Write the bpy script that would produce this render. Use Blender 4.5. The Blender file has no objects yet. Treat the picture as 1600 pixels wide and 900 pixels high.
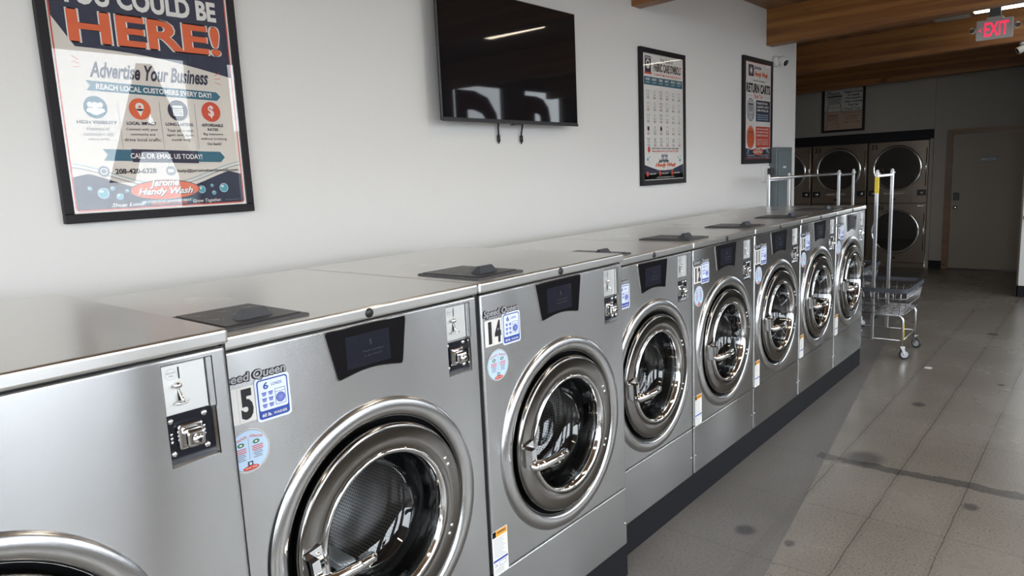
import bpy, bmesh, math, random
from mathutils import Vector, Matrix
random.seed(7)
C = bpy.context.scene.collection
PI = math.pi

# ------------------------------------------------------------------ camera
F = 1099.42
yaw, pitch, roll = -0.7127, -0.1557, -0.0459
fw = Vector((math.sin(yaw)*math.cos(pitch), math.cos(yaw)*math.cos(pitch), math.sin(pitch)))
rt = Vector((math.cos(yaw), -math.sin(yaw), 0))
up = rt.cross(fw)
r2 = math.cos(roll)*rt + math.sin(roll)*up
u2 = -math.sin(roll)*rt + math.cos(roll)*up
cam = bpy.data.cameras.new('camera')
cam.sensor_width = 36; cam.lens = 36*F/1600; cam.clip_start = 0.02; cam.clip_end = 300
co = bpy.data.objects.new('camera', cam); C.objects.link(co)
M = Matrix((r2, u2, -fw)).transposed().to_4x4(); M.translation = Vector((1.4896, -3.0203, 1.6206))
co.matrix_world = M
bpy.context.scene.camera = co

# ------------------------------------------------------------------ world, daylight, exposure
vs = bpy.context.scene.view_settings
vs.view_transform = 'Standard'; vs.look = 'None'; vs.gamma = 1; vs.use_curve_mapping = False
vs.exposure = 0.13
world = bpy.data.worlds.new('sky'); bpy.context.scene.world = world; world.use_nodes = True
wn = world.node_tree.nodes; wl = world.node_tree.links
bg = wn['Background']; bg.inputs['Color'].default_value = (0.86, 0.93, 1.0, 1); bg.inputs['Strength'].default_value = 9
LAMP = 26.0
XR = 3.5           # inner face of the storefront wall
CEIL = lambda x: 3.05 + 0.02*(x+1.1)

def portal(loc, sx, sy, rot):
    l = bpy.data.lights.new('window_portal', 'AREA'); l.shape = 'RECTANGLE'; l.size = sx; l.size_y = sy
    l.cycles.is_portal = True
    o = bpy.data.objects.new('window_portal', l); C.objects.link(o); o.location = loc; o.rotation_euler = rot
WIN_R = [(-4.6, -3.35), (-2.6, -1.35), (-0.95, 0.5), (0.85, 2.3), (2.65, 3.62), (4.02, 5.15), (5.58, 6.62)]
WIN_Z = (0.62, 2.97)
WIN_B = [(-0.6, 0.9), (1.3, 3.1)]
for a, b in WIN_R:
    portal((XR+0.02, (a+b)/2, sum(WIN_Z)/2), WIN_Z[1]-WIN_Z[0], b-a, (0, PI/2, 0))
for a, b in WIN_B:
    portal(((a+b)/2, -5.52, sum(WIN_Z)/2), b-a, WIN_Z[1]-WIN_Z[0], (PI/2, 0, 0))

# ------------------------------------------------------------------ materials
def mat(name, col, rough=.5, metal=0, emit=None, es=0, spec=.5, coat=0):
    m = bpy.data.materials.new(name); m.use_nodes = True
    b = m.node_tree.nodes['Principled BSDF']
    b.inputs['Base Color'].default_value = (*col, 1); b.inputs['Roughness'].default_value = rough
    b.inputs['Metallic'].default_value = metal; b.inputs['Specular IOR Level'].default_value = spec
    b.inputs['Coat Weight'].default_value = coat
    if emit: b.inputs['Emission Color'].default_value = (*emit, 1); b.inputs['Emission Strength'].default_value = es
    return m
def nt(m): return m.node_tree.nodes, m.node_tree.links, m.node_tree.nodes['Principled BSDF']
def noise(n, l, scale, vec=(1, 1, 1), detail=4, space='Object', rough=.5):
    tc = n.new('ShaderNodeTexCoord'); mp = n.new('ShaderNodeMapping'); mp.inputs['Scale'].default_value = vec
    t = n.new('ShaderNodeTexNoise'); t.inputs['Scale'].default_value = scale; t.inputs['Detail'].default_value = detail
    t.inputs['Roughness'].default_value = rough
    l.new(tc.outputs[space], mp.inputs['Vector']); l.new(mp.outputs['Vector'], t.inputs['Vector'])
    return t
def ramp(n, l, src, stops):
    r = n.new('ShaderNodeValToRGB'); e = r.color_ramp.elements
    while len(e) < len(stops): e.new(.5)
    for k, (p, c) in enumerate(stops):
        e[k].position = p; e[k].color = (*c, 1) if len(c) == 3 else c
    l.new(src, r.inputs['Fac']); return r
def bump(n, l, b, h, dist, strength=1, prev=None):
    k = n.new('ShaderNodeBump'); k.inputs['Distance'].default_value = dist; k.inputs['Strength'].default_value = strength
    l.new(h, k.inputs['Height'])
    if prev: l.new(prev.outputs['Normal'], k.inputs['Normal'])
    l.new(k.outputs['Normal'], b.inputs['Normal']); return k

def steel(name, col, rough, wavy=.0016, aniso=0, tang=(.707, 0, .707)):
    m = mat(name, col, rough, 1); n, l, b = nt(m)
    w = noise(n, l, 1.1, (1, 1.6, .7), 0)
    k = bump(n, l, b, w.outputs['Fac'], wavy*12)
    if aniso:
        cv = n.new('ShaderNodeCombineXYZ')
        for i, v in enumerate(tang): cv.inputs[i].default_value = v
        l.new(cv.outputs[0], b.inputs['Tangent']); b.inputs['Anisotropic'].default_value = aniso
    s = noise(n, l, 3, (1, 1, 1), 2)
    mr = n.new('ShaderNodeMapRange'); mr.inputs['To Min'].default_value = rough*.9; mr.inputs['To Max'].default_value = rough*1.15
    l.new(s.outputs['Fac'], mr.inputs['Value']); l.new(mr.outputs['Result'], b.inputs['Roughness'])
    return m
STEEL = steel('brushed_steel', (.55, .55, .55), .25, .003, .88)
LIDST = steel('brushed_steel_lid', (.76, .745, .715), .28, .0004, .45)
DOORST = steel('polished_door_steel', (.25, .238, .225), .14, .0003)
FLANGE = steel('formed_steel_flange', (.56, .56, .56), .23, .0003)
CHROME = mat('chrome', (.78, .78, .78), .07, 1)
DRYST = steel('steel_bronze_reflection', (.46, .39, .32), .34, .001, .6, (0, .707, .707))  # plain stainless; warm bronze reflections are put into its base colour
PLATE = mat('satin_coin_plate', (.82, .82, .80), .48, 1)
BLACK = mat('black_plastic', (.016, .016, .018), .35)
GLOSSBLK = mat('gloss_black', (.008, .008, .010), .07)
LCD = mat('unlit_display', (.012, .013, .022), .2); LCDT = mat('dim_display_text', (.05, .05, .07), .4)
RUBBER = mat('black_rubber', (.012, .012, .012), .45)
NAVYPL = mat('navy_plate', (.008, .009, .015), .25)
PLINTH = mat('black_plinth_paint', (.010, .010, .012), .6, spec=.2)
WHITEP = mat('white_plastic', (.70, .70, .68), .4)
TRAYM = mat('dark_grey_plastic', (.055, .055, .058), .4)
TRAYH = mat('slate_plastic', (.04, .045, .055), .38)
GREYM = mat('grey_enamel', (.13, .155, .165), .45, 0)
BLKFR = mat('black_frame', (.012, .010, .012), .5, spec=.25)
BUMPER = mat('grey_bumper', (.05, .054, .064), .6, spec=.25)
YEL = mat('yellow_sticker', (.75, .58, .03), .5)
TVSC = mat('tv_screen', (.010, .009, .010), .03, spec=.28)
LAMPM = mat('lamp_diffuser', (.9, .9, .9), .5, 0, (1.0, .86, .66), LAMP)
LAMPD = mat('dimmer_lamp_diffuser', (.9, .9, .9), .5, 0, (1.0, .90, .74), 6.0)
LAMPOFF = mat('unlit_diffuser', (.35, .35, .33), .5)
EXRED = mat('exit_red', (.75, .02, .07), .5, 0, (1, .03, .10), .9)

def perforated(name):
    m = mat(name, (.42, .42, .42), .3, 1); n, l, b = nt(m)
    tc = n.new('ShaderNodeTexCoord'); sp = n.new('ShaderNodeSeparateXYZ'); l.new(tc.outputs['UV'], sp.inputs['Vector'])
    cb = n.new('ShaderNodeCombineXYZ'); l.new(sp.outputs['X'], cb.inputs['X']); l.new(sp.outputs['Y'], cb.inputs['Y'])
    v = n.new('ShaderNodeTexVoronoi'); v.inputs['Scale'].default_value = 1; v.inputs['Randomness'].default_value = 0
    l.new(cb.outputs['Vector'], v.inputs['Vector'])
    r = ramp(n, l, v.outputs['Distance'], [(.26, (.006, .006, .006)), (.33, (.42, .42, .42))])
    l.new(r.outputs['Color'], b.inputs['Base Color']); return m
DRUMM = perforated('perforated_drum')

def glassy(name, tint=(1, 1, 1), f0=1.45, rough=0.0):
    m = bpy.data.materials.new(name); m.use_nodes = True; n = m.node_tree.nodes; l = m.node_tree.links; n.clear()
    o = n.new('ShaderNodeOutputMaterial'); mx = n.new('ShaderNodeMixShader'); t = n.new('ShaderNodeBsdfTransparent')
    g = n.new('ShaderNodeBsdfGlossy')
    ge = n.new('ShaderNodeNewGeometry'); dt = n.new('ShaderNodeVectorMath'); dt.operation = 'DOT_PRODUCT'
    l.new(ge.outputs['Normal'], dt.inputs[0]); l.new(ge.outputs['Incoming'], dt.inputs[1])
    ab = n.new('ShaderNodeMath'); ab.operation = 'ABSOLUTE'; l.new(dt.outputs['Value'], ab.inputs[0])
    om = n.new('ShaderNodeMath'); om.operation = 'SUBTRACT'; om.inputs[0].default_value = 1; l.new(ab.outputs[0], om.inputs[1])
    pw = n.new('ShaderNodeMath'); pw.operation = 'POWER'; pw.inputs[1].default_value = 5; l.new(om.outputs[0], pw.inputs[0])
    F0 = ((f0-1)/(f0+1))**2; F0 = 1-(1-F0)**2
    fr = n.new('ShaderNodeMath'); fr.operation = 'MULTIPLY_ADD'; fr.inputs[1].default_value = 1-F0; fr.inputs[2].default_value = F0; l.new(pw.outputs[0], fr.inputs[0])
    t.inputs['Color'].default_value = (*tint, 1); g.inputs['Roughness'].default_value = rough
    l.new(fr.outputs[0], mx.inputs['Fac']); l.new(t.outputs['BSDF'], mx.inputs[1]); l.new(g.outputs['BSDF'], mx.inputs[2])
    l.new(mx.outputs['Shader'], o.inputs['Surface']); return m
WGLASS = glassy('window_glass')
PGLASS = glassy('picture_glass', (1, 1, 1), 1.30)
DGLASS = glassy('washer_door_glass', (.78, .8, .82), 1.5)
YGLASS = glassy('dryer_door_glass', (.30, .30, .30), 1.8)

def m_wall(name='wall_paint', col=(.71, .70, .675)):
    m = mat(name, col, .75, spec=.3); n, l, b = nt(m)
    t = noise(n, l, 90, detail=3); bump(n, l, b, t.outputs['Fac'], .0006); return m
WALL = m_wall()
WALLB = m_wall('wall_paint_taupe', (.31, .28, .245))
def m_wood(name, c1, c2, axis='X', lam=.04, sc=1.0):
    m = mat(name, c1, .42, spec=.35); n, l, b = nt(m)
    st = (.5, 5, 9) if axis == 'X' else (9, .5, 5)
    t = noise(n, l, 2.2*sc, st, 6, rough=.62)
    tc = n.new('ShaderNodeTexCoord'); sp = n.new('ShaderNodeSeparateXYZ'); l.new(tc.outputs['Object'], sp.inputs['Vector'])
    fl = n.new('ShaderNodeMath'); fl.operation = 'SNAP'; fl.inputs[1].default_value = lam
    l.new(sp.outputs['Z' if axis == 'X' else 'X'], fl.inputs[0])
    wn_ = n.new('ShaderNodeTexWhiteNoise'); wn_.noise_dimensions = '1D'; l.new(fl.outputs[0], wn_.inputs['W'])
    a = n.new('ShaderNodeMath'); a.operation = 'MULTIPLY_ADD'; a.inputs[1].default_value = .45; l.new(wn_.outputs['Value'], a.inputs[0])
    s = n.new('ShaderNodeMath'); s.operation = 'SUBTRACT'; s.inputs[1].default_value = .22; l.new(t.outputs['Fac'], s.inputs[0])
    l.new(s.outputs[0], a.inputs[2])
    r = ramp(n, l, a.outputs[0], [(.25, c2), (.75, c1)])
    kn = noise(n, l, 1.5, (1.3, 6, 6), 2)
    rk = ramp(n, l, kn.outputs['Fac'], [(.24, (.25, .2, .18)), (.30, (1, 1, 1))])
    mx = n.new('ShaderNodeMix'); mx.data_type = 'RGBA'; mx.blend_type = 'MULTIPLY'; mx.inputs[0].default_value = .8
    l.new(r.outputs['Color'], mx.inputs[6]); l.new(rk.outputs['Color'], mx.inputs[7]); l.new(mx.outputs[2], b.inputs['Base Color'])
    bump(n, l, b, t.outputs['Fac'], .0008); return m
BEAM = m_wood('glulam_beam', (.39, .18, .055), (.19, .077, .027))
PLANK = m_wood('ceiling_planks', (.30, .17, .08), (.17, .09, .045), 'Y', .14)
TRIMW = m_wood('door_trim_wood', (.22, .13, .07), (.15, .09, .05), 'X', 1)
REFDARK = m_wall('reflection_dark_paint', (.07, .066, .06))
DOORM = m_wall('door_paint', (.29, .25, .21))

def m_floor():
    m = mat('polished_concrete', (.25, .24, .22), .2, spec=.5); n, l, b = nt(m)
    big = noise(n, l, 1.3, detail=6); fine = noise(n, l, 95, detail=3, rough=.8)
    c1 = ramp(n, l, big.outputs['Fac'], [(.3, (.185, .165, .138)), (.7, (.255, .230, .198))])
    vo = n.new('ShaderNodeTexVoronoi'); vo.inputs['Scale'].default_value = 120
    tc = n.new('ShaderNodeTexCoord'); l.new(tc.outputs['Object'], vo.inputs['Vector'])
    sp1 = ramp(n, l, fine.outputs['Fac'], [(.34, (.2, .19, .18)), (.43, (.85, .85, .85)), (.58, (1, 1, 1)), (.70, (1.0, 1.0, 1.0))])
    sx = n.new('ShaderNodeSeparateXYZ'); l.new(tc.outputs['Object'], sx.inputs['Vector'])
    def math_(op, a, b2=None, c=None):
        k = n.new('ShaderNodeMath'); k.operation = op
        for i, v in enumerate((a, b2, c)):
            if v is None: continue
            if isinstance(v, (int, float)): k.inputs[i].default_value = v
            else: l.new(v, k.inputs[i])
        return k.outputs[0]
    def mul(colA, fac_out, dark):
        mx = n.new('ShaderNodeMix'); mx.data_type = 'RGBA'; l.new(fac_out, mx.inputs[0]); l.new(colA, mx.inputs[6])
        mm = n.new('ShaderNodeMix'); mm.data_type = 'RGBA'; mm.blend_type = 'MULTIPLY'; mm.inputs[0].default_value = 1
        l.new(colA, mm.inputs[6]); mm.inputs[7].default_value = (*dark, 1); l.new(mm.outputs[2], mx.inputs[7]); return mx.outputs[2]
    wob = noise(n, l, 5, detail=5); wo = math_('MULTIPLY', math_('SUBTRACT', wob.outputs['Fac'], .5), .10)
    col = n.new('ShaderNodeMix'); col.data_type = 'RGBA'; col.blend_type = 'MULTIPLY'; col.inputs[0].default_value = .8
    l.new(c1.outputs['Color'], col.inputs[6]); l.new(sp1.outputs['Color'], col.inputs[7]); out = col.outputs[2]
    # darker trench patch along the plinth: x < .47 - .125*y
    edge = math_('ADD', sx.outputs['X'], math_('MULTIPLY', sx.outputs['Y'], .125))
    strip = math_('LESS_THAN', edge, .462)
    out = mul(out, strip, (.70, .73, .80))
    # ghost joints of lifted tiles, 30 cm apart, and hairline cracks
    xx = math_('ADD', sx.outputs['X'], math_('MULTIPLY', wo, .22))
    for c in (.41, .715, 1.02, 1.325, 1.63):
        d = math_('ABSOLUTE', math_('SUBTRACT', xx, c))
        out = mul(out, math_('MULTIPLY', math_('LESS_THAN', d, .0024), math_('GREATER_THAN', edge, .455)), (.5, .5, .5))
        band = math_('LESS_THAN', d, .022)
        out = mul(out, math_('MULTIPLY', band, .35), (.8, .8, .8))
    yy = math_('ADD', sx.outputs['Y'], math_('MULTIPLY', wo, .2))
    fr = math_('ABSOLUTE', math_('SUBTRACT', math_('FRACT', math_('MULTIPLY', yy, 1/.61)), .5))
    out = mul(out, math_('MULTIPLY', math_('LESS_THAN', fr, .006), .5), (.6, .6, .6))
    # dark filled joint crossing the floor
    w2 = noise(n, l, 9, detail=4)
    dj = math_('ABSOLUTE', math_('SUBTRACT', math_('ADD', sx.outputs['Y'], math_('MULTIPLY', wo, .9)), .93))
    wid = math_('MULTIPLY_ADD', w2.outputs['Fac'], .09, -.005)
    j = math_('MULTIPLY', math_('LESS_THAN', dj, wid), math_('GREATER_THAN', sx.outputs['X'], .30))
    out = mul(out, j, (.50, .52, .55))
    # stains
    for (px, py, ra) in ((1.06, .68, .035), (.51, -.12, .025), (.57, 2.14, .045), (.31, -.12, .045), (.52, 1.0, .10), (.95, 2.9, .03), (.70, 4.6, .05), (1.35, 3.3, .04)):
        dx = math_('SUBTRACT', xx, px); dy = math_('MULTIPLY', math_('SUBTRACT', yy, py), .8)
        dd = math_('SQRT', math_('ADD', math_('MULTIPLY', dx, dx), math_('MULTIPLY', dy, dy)))
        mr = n.new('ShaderNodeMapRange'); mr.inputs['From Min'].default_value = ra*1.15; mr.inputs['From Max'].default_value = ra*.6
        l.new(dd, mr.inputs['Value']); out = mul(out, mr.outputs['Result'], (.45, .46, .5))
    l.new(out, b.inputs['Base Color'])
    r = ramp(n, l, big.outputs['Fac'], [(.3, (.24, .24, .24)), (.7, (.29, .29, .29))])
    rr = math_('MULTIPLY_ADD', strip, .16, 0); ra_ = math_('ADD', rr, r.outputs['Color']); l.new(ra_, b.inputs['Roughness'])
    bump(n, l, b, fine.outputs['Fac'], .00025)
    return m
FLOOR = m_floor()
ASPH = mat('asphalt', (.10, .10, .105), .9); n, l, b = nt(ASPH); t_ = noise(n, l, 30); r_ = ramp(n, l, t_.outputs['Fac'], [(.3, (.08, .08, .085)), (.7, (.14, .14, .145))]); l.new(r_.outputs['Color'], b.inputs['Base Color'])
STUCCO = mat('far_stucco', (.34, .33, .32), .9)
WINFR = mat('bronze_window_frame', (.05, .045, .04), .4)

PAL = {k: mat('ink_'+k, v, .55) for k, v in dict(
    white=(.78, .76, .72), cream=(.70, .65, .58), navy=(.018, .024, .055), black=(.012, .012, .014), red=(.62, .07, .03),
    orange=(.72, .13, .04), teal=(.03, .14, .20), teal2=(.10, .36, .42), blue=(.03, .075, .36), blue2=(.22, .25, .62), pale=(.52, .68, .86),
    sticker=(.74, .80, .92), grey=(.22, .24, .28), silver=(.40, .40, .42), lgrey=(.5, .5, .52), tan=(.42, .29, .21), brown=(.22, .07, .04), crimson=(.38, .02, .05), yellow=(.8, .35, .04), green=(.05, .2, .1), paper=(.50, .49, .44)).items()}

# ------------------------------------------------------------------ mesh helpers
class MB:
    def __init__(s): s.v = []; s.f = []; s.m = []; s.s = []; s.uv = {}
    def add(s, vs, fs, m=0, smooth=False, mats=None):
        o = len(s.v); s.v += [tuple(p) for p in vs]
        for k, f in enumerate(fs):
            s.f.append(tuple(o+i for i in f)); s.m.append(mats[k] if mats else m); s.s.append(smooth)
        return s
    def box(s, x0, x1, y0, y1, z0, z1, m=0, bev=0, seg=2):
        if bev <= 0:
            vs = [(x, y, z) for x in (x0, x1) for y in (y0, y1) for z in (z0, z1)]
            return s.add(vs, [(0, 1, 3, 2), (4, 6, 7, 5), (0, 4, 5, 1), (2, 3, 7, 6), (0, 2, 6, 4), (1, 5, 7, 3)], m)
        bm = bmesh.new(); bmesh.ops.create_cube(bm, size=1)
        for v in bm.verts: v.co = Vector(((x0+x1)/2+v.co.x*(x1-x0), (y0+y1)/2+v.co.y*(y1-y0), (z0+z1)/2+v.co.z*(z1-z0)))
        bmesh.ops.bevel(bm, geom=bm.edges[:], offset=bev, segments=seg, affect='EDGES', profile=.5)
        return s.bm(bm, m)
    def bm(s, bm, m=0, smooth=False):
        bm.verts.index_update(); s.add([v.co for v in bm.verts], [[v.index for v in f.verts] for f in bm.faces], m, smooth); bm.free(); return s
    def lathe(s, prof, c=(0, 0, 0), axis='X', n=48, m=0, a0=0, a1=2*PI, smooth=True, sx=1, sy=1):
        full = abs(a1-a0-2*PI) < 1e-6; k = n if full else n+1; vs = []
        for i in range(k):
            a = a0+(a1-a0)*i/n; ca, sa = math.cos(a)*sx, math.sin(a)*sy
            for (h, r) in prof:
                if axis == 'X': p = (h, r*ca, r*sa)
                elif axis == 'Y': p = (r*ca, h, r*sa)
                else: p = (r*ca, r*sa, h)
                vs.append((c[0]+p[0], c[1]+p[1], c[2]+p[2]))
        q = len(prof); fs = []
        for i in range(n):
            j = (i+1) % k
            for t in range(q-1): fs.append((i*q+t, j*q+t, j*q+t+1, i*q+t+1))
        return s.add(vs, fs, m, smooth)
    def tube(s, pts, r, n=8, m=0, closed=False, caps=True, smooth=True):
        pts = [Vector(p) for p in pts]; vs = []; fs = []; k = len(pts); prev = None
        rs = r if isinstance(r, (list, tuple)) else [r]*k
        for i, p in enumerate(pts):
            a = pts[(i-1) % k] if (closed or i > 0) else p; b_ = pts[(i+1) % k] if (closed or i < k-1) else p
            d = (b_-a).normalized()
            if prev is None: u = d.orthogonal().normalized()
            else:
                u = (prev-d*prev.dot(d)); u = u.normalized() if u.length > 1e-6 else d.orthogonal().normalized()
            prev = u; w = d.cross(u)
            for j in range(n):
                an = 2*PI*j/n; vs.append(p+(u*math.cos(an)+w*math.sin(an))*rs[i])
        for i in range(k if closed else k-1):
            i2 = (i+1) % k
            for j in range(n): fs.append((i*n+j, i*n+(j+1) % n, i2*n+(j+1) % n, i2*n+j))
        if caps and not closed: fs.append(tuple(range(n-1, -1, -1))); fs.append(tuple((k-1)*n+j for j in range(n)))
        return s.add(vs, fs, m, smooth)
    def prism(s, poly, a, b_, plane='YZ', m=0):
        """poly: list of 2D points, extruded between a and b_ along the third axis"""
        def P(p, h): return {'YZ': (h, p[0], p[1]), 'XZ': (p[0], h, p[1]), 'XY': (p[0], p[1], h)}[plane]
        k = len(poly); vs = [P(p, a) for p in poly]+[P(p, b_) for p in poly]
        fs = [tuple(range(k)), tuple(range(2*k-1, k-1, -1))]+[(i, (i+1) % k, k+(i+1) % k, k+i) for i in range(k)]
        return s.add(vs, fs, m)
    def sphere(s, c, r, m=0, sx=1, sy=1, sz=1, n=16):
        bm = bmesh.new(); bmesh.ops.create_uvsphere(bm, u_segments=n, v_segments=n//2+2, radius=r)
        for v in bm.verts: v.co = Vector((c[0]+v.co.x*sx, c[1]+v.co.y*sy, c[2]+v.co.z*sz))
        return s.bm(bm, m, True)
    def build(s, name, mats, parent=None, fix=True, loc=None, autos=True):
        me = bpy.data.meshes.new(name); me.from_pydata(s.v, [], s.f)
        for mm in (mats if isinstance(mats, (list, tuple)) else [mats]): me.materials.append(mm)
        for p, mi, sm in zip(me.polygons, s.m, s.s): p.material_index = mi; p.use_smooth = sm
        if fix:
            bm = bmesh.new(); bm.from_mesh(me); bmesh.ops.remove_doubles(bm, verts=bm.verts, dist=1e-6)
            bmesh.ops.recalc_face_normals(bm, faces=bm.faces); bm.to_mesh(me); bm.free()
        me.update()
        o = bpy.data.objects.new(name, me); C.objects.link(o); o.parent = parent
        if loc: o.location = loc
        return o
def rot_mb(mb, M_): mb.v = [tuple(M_ @ Vector(p)) for p in mb.v]; return mb
def tag(o, label=None, cat=None, group=None, kind=None):
    if label: o['label'] = label
    if cat: o['category'] = cat
    if group: o['group'] = group
    if kind: o['kind'] = kind
    return o
def thing(name, label, cat, loc=(0, 0, 0), rz=0, group=None):
    o = bpy.data.objects.new(name, None); C.objects.link(o); o.location = loc; o.rotation_euler = (0, 0, rz); o.empty_display_size = .1
    return tag(o, label, cat, group)
def struct(name, mb, m, label=None, parent=None):
    o = mb.build(name, m, parent)
    if not parent: o['kind'] = 'structure'; o['label'] = label or name.replace('_', ' '); o['category'] = name.split('_')[0]
    return o
def copy_tree(o, parent=None, skip=()):
    c = o.copy(); C.objects.link(c); c.parent = parent
    for ch in list(o.children):
        if ch.name.split('.')[0] not in skip: copy_tree(ch, c, skip)
    return c

# ------------------------------------------------------------------ lettering and printed art
_tc = {}
def text_polys(s, bold=0.0, shear=0.0):
    key = (s, bold, shear)
    if key in _tc: return _tc[key]
    cu = bpy.data.curves.new('t', 'FONT'); cu.body = s; cu.size = 1; cu.offset = bold; cu.shear = shear; cu.resolution_u = 3
    o = bpy.data.objects.new('t', cu); C.objects.link(o)
    bpy.context.view_layer.update()
    me = bpy.data.meshes.new_from_object(o.evaluated_get(bpy.context.evaluated_depsgraph_get()))
    vs = [(v.co.x, v.co.y) for v in me.vertices]; fs = [tuple(p.vertices) for p in me.polygons]
    bpy.data.objects.remove(o); bpy.data.curves.remove(cu); bpy.data.meshes.remove(me)
    if vs:
        x0 = min(v[0] for v in vs); x1 = max(v[0] for v in vs); y0 = min(v[1] for v in vs); y1 = max(v[1] for v in vs)
    else: x0 = y0 = 0; x1 = y1 = 1
    _tc[key] = (vs, fs, x0, x1, y0, y1); return _tc[key]
class Art:
    """flat printed artwork: U, V in-plane directions, N outward normal; every layer sits a hair above the last"""
    def __init__(s, O, U, V, N, eps=.00025):
        s.O, s.U, s.V, s.N = Vector(O), Vector(U), Vector(V), Vector(N); s.eps = eps; s.L = 0; s.mb = MB(); s.mats = []
    def mi(s, c):
        m = PAL[c] if isinstance(c, str) else c
        if m not in s.mats: s.mats.append(m)
        return s.mats.index(m)
    def P(s, p): return s.O+s.U*p[0]+s.V*p[1]+s.N*(s.L*s.eps)
    def poly(s, pts, c, faces=None):
        s.mb.add([s.P(p) for p in pts], faces or [tuple(range(len(pts)))], s.mi(c)); return s
    def up(s, k=1): s.L += k; return s
    def rect(s, x0, y0, x1, y1, c): return s.poly([(x0, y0), (x1, y0), (x1, y1), (x0, y1)], c)
    def rr(s, x0, y0, x1, y1, r, c):
        pts = []
        for cx, cy, a in ((x1-r, y1-r, 0), (x0+r, y1-r, 90), (x0+r, y0+r, 180), (x1-r, y0+r, 270)):
            for k in range(6): an = math.radians(a+k*18); pts.append((cx+r*math.cos(an), cy+r*math.sin(an)))
        return s.poly(pts, c)
    def ell(s, cx, cy, rx, ry, c, n=32): return s.poly([(cx+rx*math.cos(2*PI*k/n), cy+ry*math.sin(2*PI*k/n)) for k in range(n)], c)
    def ring(s, cx, cy, rx, ry, w, c, n=32):
        pts = []; fs = []
        for k in range(n):
            a = 2*PI*k/n; pts += [(cx+rx*math.cos(a), cy+ry*math.sin(a)), (cx+(rx-w)*math.cos(a), cy+(ry-w)*math.sin(a))]
        for k in range(n): j = (k+1) % n; fs.append((2*k, 2*j, 2*j+1, 2*k+1))
        return s.poly(pts, c, fs)
    def line(s, pts, w, c, closed=False):
        q = list(pts)+([pts[0]] if closed else [])
        for a, b_ in zip(q[:-1], q[1:]):
            d = Vector((b_[0]-a[0], b_[1]-a[1])); L = d.length
            if L < 1e-9: continue
            d /= L; n_ = Vector((-d.y, d.x))*w/2; e = d*w*.3
            s.poly([(a[0]-e.x-n_.x, a[1]-e.y-n_.y), (b_[0]+e.x-n_.x, b_[1]+e.y-n_.y), (b_[0]+e.x+n_.x, b_[1]+e.y+n_.y), (a[0]-e.x+n_.x, a[1]-e.y+n_.y)], c)
        return s
    def text(s, t, x0, y0, x1, y1, c, bold=0.0, shear=0.0, rot=0):
        """fit text into the box"""
        vs, fs, a0, a1, b0, b1 = text_polys(t, bold, shear)
        kx = (x1-x0)/max(a1-a0, 1e-6); ky = (y1-y0)/max(b1-b0, 1e-6); cx, cy = (x0+x1)/2, (y0+y1)/2; ca, sa = math.cos(rot), math.sin(rot)
        P_ = []
        for (a, b_) in vs:
            px = x0+(a-a0)*kx-cx; py = y0+(b_-b0)*ky-cy; P_.append((cx+px*ca-py*sa, cy+px*sa+py*ca))
        return s.poly(P_, c, fs)
    def build(s, name, parent=None, label=None):
        o = s.mb.build(name, s.mats, parent, fix=False)
        if label: o['label'] = label
        return o
Y_ = (0, 1, 0); Z_ = (0, 0, 1); X_ = (1, 0, 0)

# ------------------------------------------------------------------ room shell
XW = -1.10; YC = 4.575; YB = 8.95; YN = -5.5
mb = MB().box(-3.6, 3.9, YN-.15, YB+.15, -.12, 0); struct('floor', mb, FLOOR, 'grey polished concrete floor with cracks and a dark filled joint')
mb = MB()
def sheet(x0, x1, y0, y1): mb.prism([(x0, CEIL(x0)), (x1, CEIL(x1)), (x1, CEIL(x1)+.1), (x0, CEIL(x0)+.1)], y0, y1, 'XZ')
sheet(-3.6, 3.9, YN-.15, YB+.15); struct('ceiling', mb, PLANK, 'dark wood plank ceiling')
H = 3.02
def walltop(x): return CEIL(x)+.02
mb = MB().box(XW-.14, XW, YN, YC, 0, walltop(XW-.14)); struct('wall_left', mb, WALL, 'white painted wall behind the washers')
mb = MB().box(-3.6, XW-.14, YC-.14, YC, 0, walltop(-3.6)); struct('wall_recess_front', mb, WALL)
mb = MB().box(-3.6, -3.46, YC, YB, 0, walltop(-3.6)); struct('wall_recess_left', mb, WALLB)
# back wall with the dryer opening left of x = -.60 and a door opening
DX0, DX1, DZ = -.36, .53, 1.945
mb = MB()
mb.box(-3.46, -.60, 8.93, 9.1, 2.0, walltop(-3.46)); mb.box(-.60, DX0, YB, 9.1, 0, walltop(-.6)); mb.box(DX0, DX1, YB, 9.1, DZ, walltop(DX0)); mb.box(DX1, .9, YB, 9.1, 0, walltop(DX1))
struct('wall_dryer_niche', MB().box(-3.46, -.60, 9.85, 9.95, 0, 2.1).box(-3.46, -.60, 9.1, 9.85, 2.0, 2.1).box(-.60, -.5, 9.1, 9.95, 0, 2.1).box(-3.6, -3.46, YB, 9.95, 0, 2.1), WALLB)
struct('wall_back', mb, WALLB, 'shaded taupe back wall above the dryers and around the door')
mb = MB().box(.66, .78, 6.9, YB, 0, walltop(.7)); struct('wall_corridor_right', mb, WALLB)
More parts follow.
